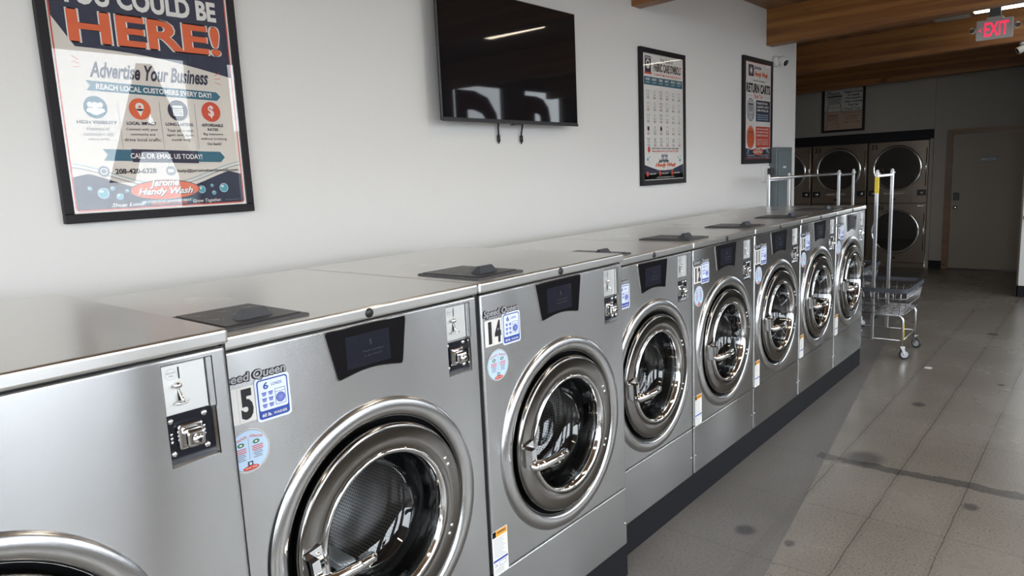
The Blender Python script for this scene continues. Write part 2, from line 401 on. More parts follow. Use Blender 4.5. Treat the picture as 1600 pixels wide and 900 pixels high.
# stub wall facing the room, with a window
mb = MB(); sx0, wx0, wx1, wz0, wz1 = .685, .735, 1.15, .93, 2.1
mb.box(sx0, wx0, 6.8, 6.9, 0, CEIL(.7)); mb.box(wx0, wx1, 6.8, 6.9, 0, wz0); mb.box(wx0, wx1, 6.8, 6.9, wz1, walltop(1))
struct('wall_far_right', MB().box(wx1, XR, 6.8, 6.9, 0, walltop(2)), REFDARK, 'unseen end wall, darkened for the washer reflections')  # charcoal put on this unseen stretch so the far washers reflect dark
struct('wall_right_return', mb, WALL, 'white wall corner at the right edge of the picture')
w = MB().box(wx0, wx1, 6.84, 6.848, wz0, wz1); wo_ = struct('window_1', w, WGLASS, 'bright window in the wall at the right edge')
MB().box(wx0-.04, wx1+.04, 6.76, 6.80, wz0-.035, wz0).build('window_sill', TRIMW, wo_)
struct('baseboard_right', MB().box(sx0-.012, XR, 6.785, 6.80, 0, .13).box(sx0-.012, sx0, 6.785, 6.9, 0, .13), PLINTH, 'black baseboard of the right wall corner')
struct('baseboard_back', MB().box(-.60, DX0-.075, YB-.012, YB, 0, .115), PLINTH, 'black baseboard between dryers and door')
# storefront wall with its windows, letters on the glass
def wall_openings(fixed0, fixed1, axis, wins, lo, hi, z0, z1, top):
    m_ = MB(); edges = [lo]+[e for w_ in wins for e in w_]+[hi]
    def bx(a, b_, za, zb):
        if axis == 'Y': m_.box(fixed0, fixed1, a, b_, za, zb)
        else: m_.box(a, b_, fixed0, fixed1, za, zb)
    bx(lo, hi, 0, z0); bx(lo, hi, z1, top)
    for k in range(0, len(edges), 2): bx(edges[k], edges[k+1], z0, z1)
    return m_
struct('wall_right', wall_openings(XR, XR+.14, 'Y', WIN_R, YN, 6.8, WIN_Z[0], WIN_Z[1], walltop(XR)), WALLB)  # unseen wall painted dark, as if backlit, for dimmer washer reflections
struct('wall_near', wall_openings(YN-.14, YN, 'X', WIN_B, XW-.14, XR+.14, WIN_Z[0], WIN_Z[1], walltop(XR)), WALL)
wi = 2
for a, b_ in WIN_R:
    g = struct('window_%d' % wi, MB().box(XR+.06, XR+.068, a, b_, *WIN_Z), WGLASS, 'storefront window'); wi += 1
    f = MB(); t = .04
    for (p, q, r, s_) in ((a, b_, WIN_Z[0], WIN_Z[0]+t), (a, b_, WIN_Z[1]-t, WIN_Z[1]), (a, a+t, WIN_Z[0]+t, WIN_Z[1]-t), (b_-t, b_, WIN_Z[0]+t, WIN_Z[1]-t)): f.box(XR+.03, XR+.10, p, q, r, s_)
    f.build('window_frame', WINFR, g)
for a, b_ in WIN_B:
    g = struct('window_%d' % wi, MB().box(a, b_, YN-.07, YN-.062, *WIN_Z), WGLASS, 'storefront window'); wi += 1
for t, cy in zip('LAUNDROMAT', [-1.42, .08, 1.58, 3.08, 4.58, 6.08]):
    A = Art((XR+.055, cy-.42, 1.74), Y_, Z_, (-1, 0, 0)); A.text(t, -.05, 0, .86, 1.12, 'crimson', .05)
    o = A.build('window_letter'); tag(o, 'large dark red letter %s stuck on the storefront glass' % t, 'letter', 'storefront letters')
struct('ground', MB().box(3.9, 90, -60, 60, -.35, -.15), ASPH, 'asphalt outside')
o = struct('ground_near', MB().box(-40, 3.9, -90, YN-.2, -.35, -.15), ASPH, 'asphalt outside')
mb = MB().box(26, 38, 16, 60, -.15, 4.6).box(25.6, 26, 15.8, 60.2, 4.2, 5.0); tag(mb.build('far_building', STUCCO), 'long low grey building across the parking lot', 'building')

# ------------------------------------------------------------------ beams
def beam(y0, y1, x0, x1, label):
    b0 = lambda x: 2.728+.02*(x+1.1)
    m_ = MB().prism([(x0, b0(x0)), (x1, b0(x1)), (x1, CEIL(x1)+.005), (x0, CEIL(x0)+.005)], y0, y1, 'XZ')
    o = m_.build('ceiling_beam', BEAM); tag(o, label, 'beam', 'glulam beams under the ceiling')
beam(1.345, 1.46, XW-.02, XR, 'glued wood ceiling beam nearest the television, at the top edge')
beam(3.765, 3.90, XW-.02, XR, 'large warm-lit wood beam above the right-hand framed poster')
beam(6.10, 6.23, -3.46, XR, 'wood beam behind the exit sign')
beam(8.50, 8.63, -3.46, .66, 'darkest wood beam just above the framed cart notice')

# ------------------------------------------------------------------ lights on the ceiling
def fixture(x0, x1, y, lit, label, lm=None, drop=0):
    z = CEIL((x0+x1)/2)-drop
    t = thing('ceiling_light', label, 'ceiling light', ((x0+x1)/2, y, z), 0)
    L = (x1-x0)/2
    MB().box(-L, L, -.075, .075, -.045 if lit else -.012, .004, 0, .003).build('housing', WHITEP if lit else LAMPOFF, t)
    if drop:
        for q in (-L*.7, L*.7): MB().tube([(q, 0, -.005), (q, 0, drop+.004)], .008, 8).build('stem', WHITEP, t)
    if lit: MB().prism([(-.065, -.046), (-.05, -.062), (.05, -.062), (.065, -.046)], -L+.01, L-.01, 'YZ').build('diffuser', lm or LAMPM, t)
    else:
        m_ = MB(); m_.box(-L+.02, L-.02, -.045, -.02, -.018, -.011); m_.box(-L+.02, L-.02, .02, .045, -.018, -.011); m_.build('grille', LAMPOFF, t)
fixture(.27, 1.45, 5.62, True, 'lit white ceiling light strip above the exit sign', LAMPD)
fixture(-.13, .20, 5.96, False, 'small unlit grey ceiling fixture left of the exit sign')
fixture(.72, 1.42, 2.45, True, 'lit ceiling light strip between the two nearer beams', None, .03)
fixture(.6, 1.8, -.6, True, 'lit ceiling light strip over the nearest washers')
fixture(.6, 1.8, -3.6, True, 'lit ceiling light strip behind the camera')

# ------------------------------------------------------------------ washers
def boolean(a, cutters):
    mods = []
    for c in cutters:
        md = a.modifiers.new('b', 'BOOLEAN'); md.operation = 'DIFFERENCE'; md.object = c; md.solver = 'EXACT'
    bpy.context.view_layer.update()
    me = bpy.data.meshes.new_from_object(a.evaluated_get(bpy.context.evaluated_depsgraph_get()))
    old = a.data; a.modifiers.clear(); a.data = me; me.name = a.name
    for c in cutters: bpy.data.objects.remove(c)
    bpy.data.meshes.remove(old)
def washer_parts(t, W, ZT, D, yc, coin, boxz, scr):
    """local frame: y=0 left edge of the front, x=0 front plane, z=0 floor. ZT is the lid top"""
    zc = .738; zl = ZT-.031; g = .0085
    cab = MB().box(-D+.02, 0, g, W-g, .385, zl-.005, 0, .006, 3).build('cabinet', STEEL, t)
    cyl = MB().lathe([(-.60, 0), (-.60, .285), (.1, .285), (.1, 0)], (0, yc, zc), n=64).build('cut', STEEL, t)
    c1 = MB().box(-.012, .1, coin[0], coin[1], ZT-.151, ZT-.048).build('cut', STEEL, t)
    c2 = MB().box(-.022, .1, coin[0], coin[1]-.002, boxz-.100, boxz).build('cut', STEEL, t)
    boolean(cab, [cyl, c1, c2])
    bm = bmesh.new(); bm.from_mesh(cab.data)
    for f in bm.faces: f.smooth = False
    bm.to_mesh(cab.data); bm.free()
    MB().box(-D+.02, -.001, g, W-g, .143, .382, 0, .004, 2).build('lower_panel', STEEL, t)
    for ya, yb_ in ((.0005, g-.0003), (W-g+.0003, W-.0005)): MB().box(-D+.03, -.014, ya, yb_, .146, zl-.002).build('gap_shade_strip', RUBBER, t)  # black strips added to put shade into the gaps between cabinets
    MB().box(-D+.02, -.02, g+.01, W-g-.01, zl-.02, zl).build('lid_gasket', RUBBER, t)
    MB().box(-D, .006, .001, W-.001, zl, ZT, 0, .007, 3).build('lid', LIDST, t)
    m_ = MB(); m_.lathe([(.006, 0), (.0085, .0), (.0085, .0115), (.006, .0125)], (0, W/2, ZT-.0155), n=20)
    lk = m_.build('lid_lock', BLACK, t)
    # panel screws
    for yy in (.022, W-.022): MB().sphere((.0, yy, .235), .004, 0, .6, n=10).build('panel_screw', CHROME, t)
    # flange
    fl = [(-.005, .338), (.004, .3365), (.009, .332), (.0125, .322), (.0135, .308), (.0115, .296), (.006, .288), (-.004, .284), (-.05, .280)]
    MB().lathe(fl, (0, yc, zc), n=96).build('door_flange', FLANGE, t)
    # dark well, gasket, drum
    MB().lathe([(-.01, .284), (-.030, .281), (-.034, .192), (-.06, .192), (-.10, .215), (-.13, .232), (-.14, .215), (-.18, .22), (-.19, .262)], (0, yc, zc), n=64).build('gasket', RUBBER, t)
    dm = MB(); N = 72; R_ = .258; dep = .38
    prof = [(-.19, R_), (-.19-dep, R_)]
    dm.lathe(prof, (0, yc, zc), n=N)
    nb = len(dm.f)
    dm.lathe([(-.19-dep, R_), (-.19-dep-.012, .12), (-.19-dep+.01, .10), (-.19-dep+.015, .001)], (0, yc, zc), n=N)
    dr = dm.build('drum', DRUMM, t, fix=False)
    me = dr.data; uvl = me.uv_layers.new(name='UVMap'); px = 1/.0105
    for p in me.polygons:
        cth = math.atan2(p.center.z-zc, p.center.y-yc)
        for li in p.loop_indices:
            v = me.vertices[me.loops[li].vertex_index].co
            th = math.atan2(v.z-zc, v.y-yc)
            if th-cth > PI: th -= 2*PI
            if cth-th > PI: th += 2*PI
            r_l = math.hypot(v.y-yc, v.z-zc)
            if p.index < nb: uvl.data[li].uv = (th*R_*px, v.x*px)
            else: uvl.data[li].uv = ((v.y-yc)*px, (v.z-zc)*px)
    for k in range(3):
        a = math.radians(35+120*k); m_ = MB()
        m_.lathe([(-.21, R_), (-.22, R_-.055), (-.50, R_-.055), (-.52, R_)], (0, yc, zc), n=6, a0=a-.16, a1=a+.16)
        m_.build('drum_baffle', PLATE, t)
    # door
    dr_ = [(-.014, .262), (-.004, .270), (.010, .271), (.0175, .268), (.0205, .264), (.0215, .258), (.0230, .232), (.0245, .2045), (.0235, .2035), (.012, .189), (-.03, .186), (-.05, .184)]
    door = MB().lathe(dr_, (0, yc, zc), n=96).build('door', DOORST, t)
    MB().lathe([(.0235, .205), (.0275, .2015), (.0275, .197), (.022, .190), (.0, .187)], (0, yc, zc), n=96).build('inner_rim', CHROME, door)
    gp = [(.008, .1885), (.0, .186), (-.045, .178), (-.095, .158), (-.11, .130), (-.118, .075), (-.120, .0)]
    MB().lathe(gp, (0, yc, zc), n=64).build('door_glass', DGLASS, door)
    for z in (zc+.113, zc+.092, zc-.092, zc-.113):
        yy = yc+.237*math.cos(math.asin((z-zc)/.237)); MB().sphere((.0235, yy, z), .0062, 0, .5, n=10).build('hinge_screw', CHROME, door)
    # handle: bracket on the left of the ring and a bar reaching over the glass
    hb = MB(); by = yc-.258
    hb.prism([(by+.0, zc+.036), (by+.045, zc+.044), (by+.052, zc-.035), (by+.015, zc-.045)], .020, .031)
    hb.prism([(by-.002, zc+.028), (by+.018, zc+.031), (by+.026, zc-.038), (by+.004, zc-.038)], .020, .062)
    hb.sphere((.064, by+.014, zc-.026), .020, 0, 1, 1, .8)
    hb.tube([(.066, by+.008, zc-.026), (.074, by+.05, zc-.027), (.077, by+.11, zc-.026), (.074, by+.158, zc-.024), (.070, by+.170, zc-.024)], [.0175, .0155, .014, .0145, .007], 12)
    hb.sphere((.032, by+.034, zc+.026), .005); hb.sphere((.032, by+.038, zc-.022), .005)
    hb.build('handle', CHROME, door)
    # control screen: trapezoid with an arched lower edge
    z1, z0 = ZT-.042, ZT-.166; a, b_, c_, d_ = scr
    pts = [(a+.006, z1), (b_-.006, z1), (b_, z1-.006)]
    K = 10; pts += [(d_, z0+.004), (d_-.006, z0)]
    for k in range(1, K): q = k/K; pts.append((d_-.006+(c_+.006-d_+.006)*q, z0+.012*math.sin(PI*q)))
    pts += [(c_+.006, z0), (c_, z0+.004), (a, z1-.006)]
    cx, cz = (a+b_)/2, (z0+z1)/2
    cp = MB().prism(pts, .0, .0045).build('control_panel', GLOSSBLK, t)
    big = [(cx+(p[0]-cx)*1.022, cz+(p[1]-cz)*1.035) for p in pts]
    MB().prism(big, -.001, .003).build('bezel', CHROME, cp)
    A = Art((.0048, a+(b_-a)*.22, z0+.02), Y_, Z_, X_); w_ = (b_-a)*.55; h_ = .082
    A.rect(0, 0, w_, h_, LCD); A.up(); A.text('5', w_*.52, h_*.62, w_*.58, h_*.78, LCDT); A.text('Touch anywhere', w_*.35, h_*.40, w_*.85, h_*.48, LCDT); A.text('to get started', w_*.38, h_*.26, w_*.80, h_*.34, LCDT); A.build('display', cp)
    # coin slot plate
    c0, c1_ = coin; zt = ZT-.048; cpl = MB().box(-.0118, -.006, c0+.003, c1_-.014, zt-.100, zt-.003, 0, .001, 1).build('coin_plate', PLATE, t)
    MB().box(-.0118, -.001, c1_-.012, c1_-.002, zt-.101, zt-.002).build('plate_edge', STEEL, cpl)
    A = Art((-.0057, c0, zt-.103), Y_, Z_, X_)
    A.ell(.020, .082, .011, .011, 'lgrey'); A.up(); A.ell(.020, .082, .0103, .0103, PLATE); A.up(); A.text('Quarters', .0115, .083, .0285, .0865, 'black'); A.text('Only', .016, .0765, .024, .0805, 'black')
    A.rect(.0335, .071, .0360, .094, 'black'); A.rect(.0285, .028, .0335, .060, 'black'); A.build('coin_slot', cpl)
    lv = MB(); lv.sphere((.002, c0+.0275, zt-.043), .0085, 0, .8, 1, .8); lv.tube([(-.005, c0+.031, zt-.05), (.004, c0+.032, zt-.068), (.010, c0+.032, zt-.076)], .003, 8)
    lv.tube([(.002, c0+.020, zt-.079), (.010, c0+.026, zt-.0775), (.011, c0+.036, zt-.0765), (.003, c0+.045, zt-.074)], .0026, 8); lv.build('reject_lever', CHROME, cpl)
    # coin box
    zb = boxz-.100; cb = MB().box(-.0215, -.016, c0+.002, c1_-.004, zb+.002, boxz-.002).build('coin_box', NAVYPL, t)
    m_ = MB(); m_.box(-.0215, -.002, c0+.002, c1_-.004, zb+.0005, zb+.006); m_.box(-.0215, -.002, c1_-.010, c1_-.004, zb+.004, boxz-.002); m_.build('box_rim', CHROME, cb)
    for yy, zz in ((c0+.012, boxz-.012), (c1_-.022, boxz-.012), (c0+.012, zb+.022), (c1_-.022, zb+.022)): MB().sphere((-.014, yy, zz), .0065, 0, .6, n=12).build('box_screw', CHROME, cb)
    for yy in (c0+.012, c1_-.024):
        for q in (-1, 0, 1): MB().sphere((-.0155, yy, zb+.053+q*.008), .0035, 0, .4, n=8).build('rivet', CHROME, cb)
    yb = (c0+c1_)/2-.004; zz = zb+.052
    lk = MB().box(-.017, -.004, yb-.025, yb+.025, zz-.025, zz+.027, 0, .006, 3).box(-.006, .016, yb-.017, yb+.019, zz-.018, zz+.016, 0, .007, 3)
    lk.lathe([(.010, .0), (.022, .0), (.022, .008), (.019, .0105), (.01, .0115)], (0, yb+.003, zz-.003), n=24); lk = lk.build('box_lock', CHROME, cb)
    A = Art((.0223, yb+.003, zz-.003), Y_, Z_, X_); A.ell(0, 0, .0042, .0042, 'black'); A.rect(-.0012, -.006, .0012, .001, 'black'); A.build('keyhole', lk)
    # detergent tray on the lid
    x0, x1, y0, y1 = -.315, -.04, .050, .262
    tr = MB().box(x0, x1, y0, y1, ZT-.001, ZT+.006, 0, .003, 2)
    tr = tr.build('detergent_tray', TRAYM, t)
    MB().box(x0+.012, x1-.020, y0+.012, y1-.012, ZT+.0062, ZT+.0085, 0, .001, 1).build('tray_lid', TRAYM, tr)
    th = MB(); ym = (y0+y1)/2; q = .042
    vs_ = [(x1-.055, ym-q, ZT+.008), (x1-.055, ym+q, ZT+.008), (x1-.095, ym+q, ZT+.008), (x1-.095, ym-q, ZT+.008), (x1-.066, ym-q*.68, ZT+.030), (x1-.066, ym+q*.68, ZT+.030), (x1-.076, ym+q*.68, ZT+.030), (x1-.076, ym-q*.68, ZT+.030)]
    th.add(vs_, [(0, 1, 5, 4), (1, 2, 6, 5), (2, 3, 7, 6), (3, 0, 4, 7), (4, 5, 6, 7), (3, 2, 1, 0)])
    ho = th.build('tray_handle', TRAYH, tr)
    A = Art((0, 0, ZT+.0088), X_, Y_, Z_)
    for (cx, cy) in ((-.25, .09), (-.25, .155), (-.25, .22), (-.16, .09), (-.16, .22), (-.19, .155)):
        A.line([(cx-.012, cy-.010), (cx+.010, cy+.004)], .0022, 'lgrey'); A.line([(cx-.004, cy+.010), (cx+.006, cy-.008)], .0018, 'lgrey'); A.line([(cx+.012, cy+.010), (cx+.018, cy+.010)], .0018, 'lgrey')
    A.build('tray_icons', tr)
def bbox_text_num(A, s, x0, y0, x1, y1):
    A.text(s, x0, y0, x1, y1, 'black', .02)
def stickers(t, num, loads, lbs, ZT, y0=.02, skip_num=False):
    z1 = ZT-.118
    if num:
        two = len(num) > 1; w_ = .078 if two else .045; a = 0 if two else .036
        A = Art((.0012, y0, z1-.080), Y_, Z_, X_); A.rect(a, 0, a+w_-.0, .080, 'white'); A.up(); h = .006
        if two:
            A.rect(.038, 0, .039, .08, 'lgrey'); A.up()
            dx = .012 if num == '15' else 0; A.text(num[0], (.016 if num[0] == '1' else .006)-dx, h, .031-dx, .075, 'black', .055)
            A.text(num[1], (.050 if num[1] == '1' else .044), h, (.064 if num[1] == '1' else .073), .075, 'black', .055)
        else: A.text(num, a+.007, h, a+w_-.007, .074, 'black', .05)
        A.build('number_sticker', t, 'black number %s on white' % num)
    xo = y0+.079; A = Art((.0016, xo, z1-.090), Y_, Z_, X_); S = .094; h = .100
    A.rr(0, 0, .086, h, .009, 'sticker'); A.up(); A.rr(.005, .005, .081, h-.005, .007, 'blue'); A.up(); A.rr(.008, .024, .078, h-.008, .005, 'sticker'); A.up()
    A.text(loads, .020, .072, .033, .088, 'blue', .03); A.text('LOADS', .040, .077, .066, .084, 'blue', .02)
    A.text(lbs+' lb.', .012, .010, .036, .018, 'white', .03); A.text('WASHER', .040, .010, .074, .0165, 'white', .01)
    rows = 3 if loads == '6' else 2
    for c in range(2):
        for r in range(rows):
            cx = .021+c*.016; cy = .061-r*.0135; A.poly([(cx-.004, cy-.004), (cx+.004, cy-.004), (cx+.0056, cy+.003), (cx-.0056, cy+.003)], 'blue2'); A.rect(cx-.006, cy+.003, cx+.006, cy+.0045, 'blue')
    A.line([(.048, .031), (.073, .031), (.073, .067), (.048, .067)], .0012, 'blue', True); A.line([(.048, .060), (.073, .060)], .001, 'blue'); A.ell(.0605, .046, .0115, .0115, 'blue'); A.up(); A.ell(.0605, .046, .0095, .0095, 'blue2'); A.up(); A.ring(.0605, .046, .007, .007, .0012, 'blue')
    A.build('loads_sticker', t, 'white and blue sticker reading %s loads, %s lb. washer' % (loads, lbs))
    # brand badge, black shadowed silver italics
    A = Art((.0014, y0-.002, z1+.006), Y_, Z_, X_, .0006)
    for dx, dy in ((-.0016, 0), (.0016, 0), (0, -.0016), (.0016, -.0022), (0, .0014), (-.0014, -.0016)):
        A.text('Speed Queen', .0+dx, .0+dy, .160+dx, .025+dy, 'black', .05, .12)
        A.up(.15)
    A.up(); A.text('Speed Queen', 0, 0, .160, .025, 'silver', .02, .12); A.build('brand_badge', t)
    # round notice
    A = Art((.0012, y0+.052, ZT-.262), Y_, Z_, X_); r = .049
    A.ell(0, 0, r, r, 'white', 40); A.up(); A.ell(0, 0, r-.0015, r-.0015, 'grey', 40); A.up(); A.ell(0, 0, r-.003, r-.003, 'pale', 40); A.up()
    A.rect(-.0005, -.02, .0005, .03, 'grey')
    A.text('ATTENTION', -.035, .026, -.003, .032, 'red', .02, 0, .25); A.text('ATENCION', .003, .026, .035, .032, 'red', .02, 0, -.25)
    for sx in (-1, 1):
        A.ell(sx*.018, .017, .008, .005, 'green'); A.up(); A.ell(sx*.018, .017, .0035, .002, 'white')
        for k in range(7):
            wv = (.015, .014, .015, .011, .013, .009, .012)[k]; A.rect(sx*.020-wv*.9, .0065-k*.0042, sx*.020+wv*.9, .0085-k*.0042, 'red' if k < 3 else 'grey')
    A.rect(-.006, -.034, .006, -.024, 'black'); A.up(); A.ell(0, -.029, .0035, .0035, 'pale'); A.up(); A.ell(0, -.0385, .019, .0055, 'red'); A.up(); A.text('Handy Wash', -.014, -.040, .014, -.036, 'white', .02, .3)
    A.build('notice_sticker', t, 'round pale blue bilingual notice')
def warning(t, y0, z0):
    A = Art((.0012, y0, z0), Y_, Z_, X_)
    A.rect(0, 0, .072, .150, 'white'); A.up(); A.rect(.002, .128, .070, .148, 'yellow'); A.rect(.002, .046, .070, .053, 'blue'); A.rect(.002, .128, .018, .148, 'white'); A.up()
    A.poly([(.006, .132), (.014, .132), (.010, .145)], 'black'); A.text('WARNING', .022, .136, .064, .144, 'black', .03)
    for k in range(11): A.rect(.006, .060+k*.006, .062-(k*7 % 5)*.004, .0625+k*.006, 'lgrey')
    A.text('2x', .008, .03, .022, .04, 'blue'); A.line([(.030, .028), (.060, .028), (.060, .042), (.030, .042)], .0012, 'blue', True)
    for k in range(3): A.rect(.006, .008+k*.006, .05, .0105+k*.006, 'lgrey')
    A.build('warning_label', t, 'white label with an orange warning band')

XS6, Z6 = .079, 1.318; W6 = .8035; D6 = XS6+.834
base6 = thing('front_load_washer', 'washer numbered 14, with a six loads sticker', 'washer', (XS6, -.74-W6, 0), 0, None)
washer_parts(base6, W6, Z6, D6, .403, (.670, .766), Z6-.152, (.270, .518, .296, .500))
w15 = copy_tree(base6); w15.location = (XS6, -.74-2*W6, 0); w15['label'] = 'washer numbered 15, left edge hidden behind the nearest washer'
W8 = 1.02
w16 = thing('front_load_washer', 'nearest washer, cut off by the left and bottom edges of the picture', 'washer', (.152, -2.3495-W8, .032), 0)
washer_parts(w16, W8, Z6, .152+.834, .51, (W8-.137, W8-.037), Z6-.152+.002, (.372, .622, .398, .602))
stickers(base6, '14', '6', '60', Z6); stickers(w15, '15', '6', '60', Z6, .001)
warning(base6, .004, .382); warning(w15, .004, .382)
Z4, W4 = 1.283, .74
base4 = thing('front_load_washer', 'washer numbered 12 with a four loads sticker', 'washer', (0, 0, 0))
washer_parts(base4, W4, Z4, .835, .372, (.592, .690), Z4-.163, (.243, .488, .268, .470))
specs = [('13', -1, 'washer tucked right behind number 14, its own number hidden'), ('11', 1, 'washer numbered 11, between numbers 12 and 10'), ('10', 2, 'washer numbered 10, second from the far end'), ('9', 3, 'washer numbered 9 at the far end of the row')]
four = {'12': base4}
for nme, k, lab in specs:
    o = copy_tree(base4); o.location = (0, k*W4, 0); o['label'] = lab; four[nme] = o
for k_, o in four.items():
    stickers(o, k_, '4', '40', Z4, .008); warning(o, .016, .385)
for o in [base6, w15, w16]+list(four.values()): o['group'] = 'front load washers along the left wall'
tag(MB().box(-.80, -.006, -.735, 2.955, 0, .143).build('washer_plinth', PLINTH), 'long black plinth under the smaller washers', 'plinth')
tag(MB().box(-.80, XS6-.006, -3.375, -.742, 0, .143).build('washer_plinth', PLINTH), 'black plinth under the three wider washers nearest the camera', 'plinth')
MB_ = MB().box(-.80, .14, -3.372, -2.37, .1435, .174)
tag(MB_.build('riser_pad', PLINTH), 'black riser under the nearest washer', 'riser')

# ------------------------------------------------------------------ framed posters on the left wall
def poster(name, label, y0, y1, z0, z1, X=XW+.001, d=.024, b_=.03):
    t = thing(name, label, 'poster', (X, y0, z0)); w_, h_ = y1-y0, z1-z0
    m_ = MB()
    for (p, q, r, s_) in ((0, w_, 0, b_), (0, w_, h_-b_, h_), (0, b_, b_, h_-b_), (w_-b_, w_, b_, h_-b_)): m_.box(0, d, p, q, r, s_, 0, .002, 1)
    m_.build('frame', BLKFR, t)
    MB().box(d-.0025, d-.0015, b_-.002, w_-b_+.002, b_-.002, h_-b_+.002).build('glass', PGLASS, t)
    A = Art((d-.0065, b_, b_), Y_, Z_, X_, .00015); MB().box(0, d-.007, b_-.003, w_-b_+.003, b_-.003, h_-b_+.003).build('backing', PAL['white'], t)
    return t, A, w_-2*b_, h_-2*b_
def logo(A, cx, cy, s, sub=True):
    """oval shop emblem with script lettering"""
    A.ell(cx, cy, .125*s, .036*s, 'navy'); A.up(); A.ell(cx, cy, .122*s, .033*s, 'orange'); A.up()
    for k, c in ((.0022*s, 'navy'), (0, 'white')):
        A.text('Jerome', cx-.055*s+k, cy+.006*s-k, cx+.050*s+k, cy+.040*s-k, c, .03, .35); A.text('Handy Wash', cx-.098*s+k, cy-.022*s-k, cx+.098*s+k, cy+.008*s-k, c, .03, .35); A.up()
    if sub:
        A.poly([(cx-.105*s, cy-.047*s), (cx+.105*s, cy-.047*s), (cx+.095*s, cy-.033*s), (cx-.095*s, cy-.033*s)], 'teal'); A.up(); A.text('SELF SERVICE LAUNDROMAT', cx-.088*s, cy-.044*s, cx+.088*s, cy-.036*s, 'white', .02)
def bubbles(A, L):
    for x, y, r in L: A.ell(x, y, r, r, 'teal2', 20)
    A.up()
    for x, y, r in L: A.ell(x-r*.3, y+r*.35, r*.35, r*.25, 'white', 12); A.ring(x, y, r, r, r*.12, 'pale', 20)
t, A, w_, h_ = poster('framed_poster', 'large framed advertising poster reading YOU COULD BE HERE, at the upper left', -2.228, -1.568, 1.537, 2.49)
K = .60/w_; w0 = w_
A.rect(0, 0, w_, h_, 'white'); A.up(); A.rr(.006, .006, w_-.006, h_-.006, .012, 'red'); A.up(); A.rr(.0105, .0105, w_-.0105, h_-.0105, .010, 'cream'); A.up()
ax0, ax1 = .0105, w_-.0105
A.poly([(ax0, .62), (ax0, h_-.0105), (ax1, h_-.0105), (ax1, .47)]+[(ax1-(ax1-ax0)*k/10, .47+.062*(k/10)+.02*math.sin(PI*k/10)) for k in range(1, 10)], 'navy')
A.poly([(ax0, .0105), (ax1, .0105), (ax1, .115)]+[(ax1-(ax1-ax0)*k/12, .118+.022*math.cos(2*PI*k/12)-.035*math.sin(PI*k/12)) for k in range(1, 12)]+[(ax0, .118)], 'navy')
A.up()
for k in range(3):
    A.line([(ax0+(ax1-ax0)*q/16, .128+.006*k+.022*math.cos(2*PI*q/16)-.030*math.sin(PI*q/16)) for q in range(17)], .002, ('teal', 'white', 'teal2')[k])
A.text('YOU COULD BE', .035, .665, w_-.045, .735, 'white', .04)
A.text('DON\'T MISS OUT', .12, .79, w_-.12, .83, 'orange', .02)
for dx, c in ((.0035, 'white'), (-.0035, 'white')): A.text('HERE!', .055+dx, .543, w_-.04+dx, .652, c, .035)
A.up(); A.text('HERE!', .055, .547, w_-.04, .648, 'orange', .03); A.up()
A.text('Advertise Your Business', .10, .438, w_-.10, .490, 'navy', .03, .35)
for q in range(3): A.line([(w_-.075, .45+.012*q), (w_-.055, .444+.02*q)], .002, 'orange'); A.line([(.075, .47+.010*q), (.055, .466+.018*q)], .002, 'orange')
A.poly([(.085, .396), (w_-.075, .384), (w_-.060, .399), (w_-.075, .415), (.085, .428), (.098, .412)], 'teal')
A.up(); A.text('REACH LOCAL CUSTOMERS EVERY DAY!', .115, .397, w_-.095, .415, 'white', .03, 0, -.022)
cx_ = [.105, .245, .375, .497]
for cx, c in zip(cx_, ('teal', 'orange', 'navy', 'red')): A.ell(cx, .343, .036, .036, c)
A.up()
for dx in (-.016, .016): A.ell(cx_[0]+dx, .351, .008, .009, 'white'); A.ell(cx_[0]+dx, .333, .012, .008, 'white')
A.up(); A.ell(cx_[0], .348, .0105, .012, 'white'); A.ell(cx_[0], .328, .017, .010, 'white')
A.ell(cx_[1], .350, .014, .014, 'white'); A.poly([(cx_[1]-.012, .343), (cx_[1]+.012, .343), (cx_[1], .318)], 'white'); A.rr(cx_[2]-.018, .324, cx_[2]+.018, .360, .004, 'white'); A.text('$', cx_[3]-.011, .321, cx_[3]+.011, .366, 'white', .02)
A.up(); A.ell(cx_[1], .350, .005, .005, 'orange')
A.rect(cx_[2]-.018, .349, cx_[2]+.018, .352, 'navy')
for i in range(4):
    for j in range(3): A.rect(cx_[2]-.014+i*.0075, .329+j*.0065, cx_[2]-.010+i*.0075, .333+j*.0065, 'navy')
for cx in (.175, .312, .437): A.rect(cx-.0006, .21, cx+.0006, .37, 'grey')
for cx, L, hd in ((cx_[0], ('Hundreds of', 'customers visit', 'every week.'), 'HIGH VISIBILITY'), (cx_[1], ('Connect with your', 'community and', 'drive local traffic.'), 'LOCAL IMPACT'), (cx_[2], ('Your ad is seen', 'again and again,', 'month long.'), 'LONG LASTING'), (cx_[3], ('Big exposure', 'without breaking', 'the bank!'), 'AFFORDABLE')):
    ww = .0041*len(hd); A.text(hd, cx-ww, .289, cx+ww, .300, 'navy', .03)
    o_ = .012 if hd == 'AFFORDABLE' else 0
    if o_: A.text('RATES', cx-.020, .274, cx+.020, .284, 'navy', .03)
    for k, s_ in enumerate(L): ww = .0031*len(s_); A.text(s_, cx-ww, .268-o_-k*.017, cx+ww, .279-o_-k*.017, 'black', .004)
A.poly([(.11, .170), (w_-.085, .160), (w_-.068, .178), (w_-.085, .198), (.11, .208), (.124, .19)], 'teal'); A.up(); A.poly([(.20, .164), (w_-.17, .157), (w_-.17, .201), (.20, .208)], 'navy'); A.up()
A.text('CALL OR EMAIL US TODAY!', .195, .174, w_-.155, .192, 'white', .02, 0, -.02)
A.ell(.105, .135, .018, .018, 'grey'); A.ell(.325, .132, .017, .017, 'grey'); A.up(); A.ring(.105, .135, .011, .011, .003, 'white'); A.rect(.315, .127, .335, .138, 'white')
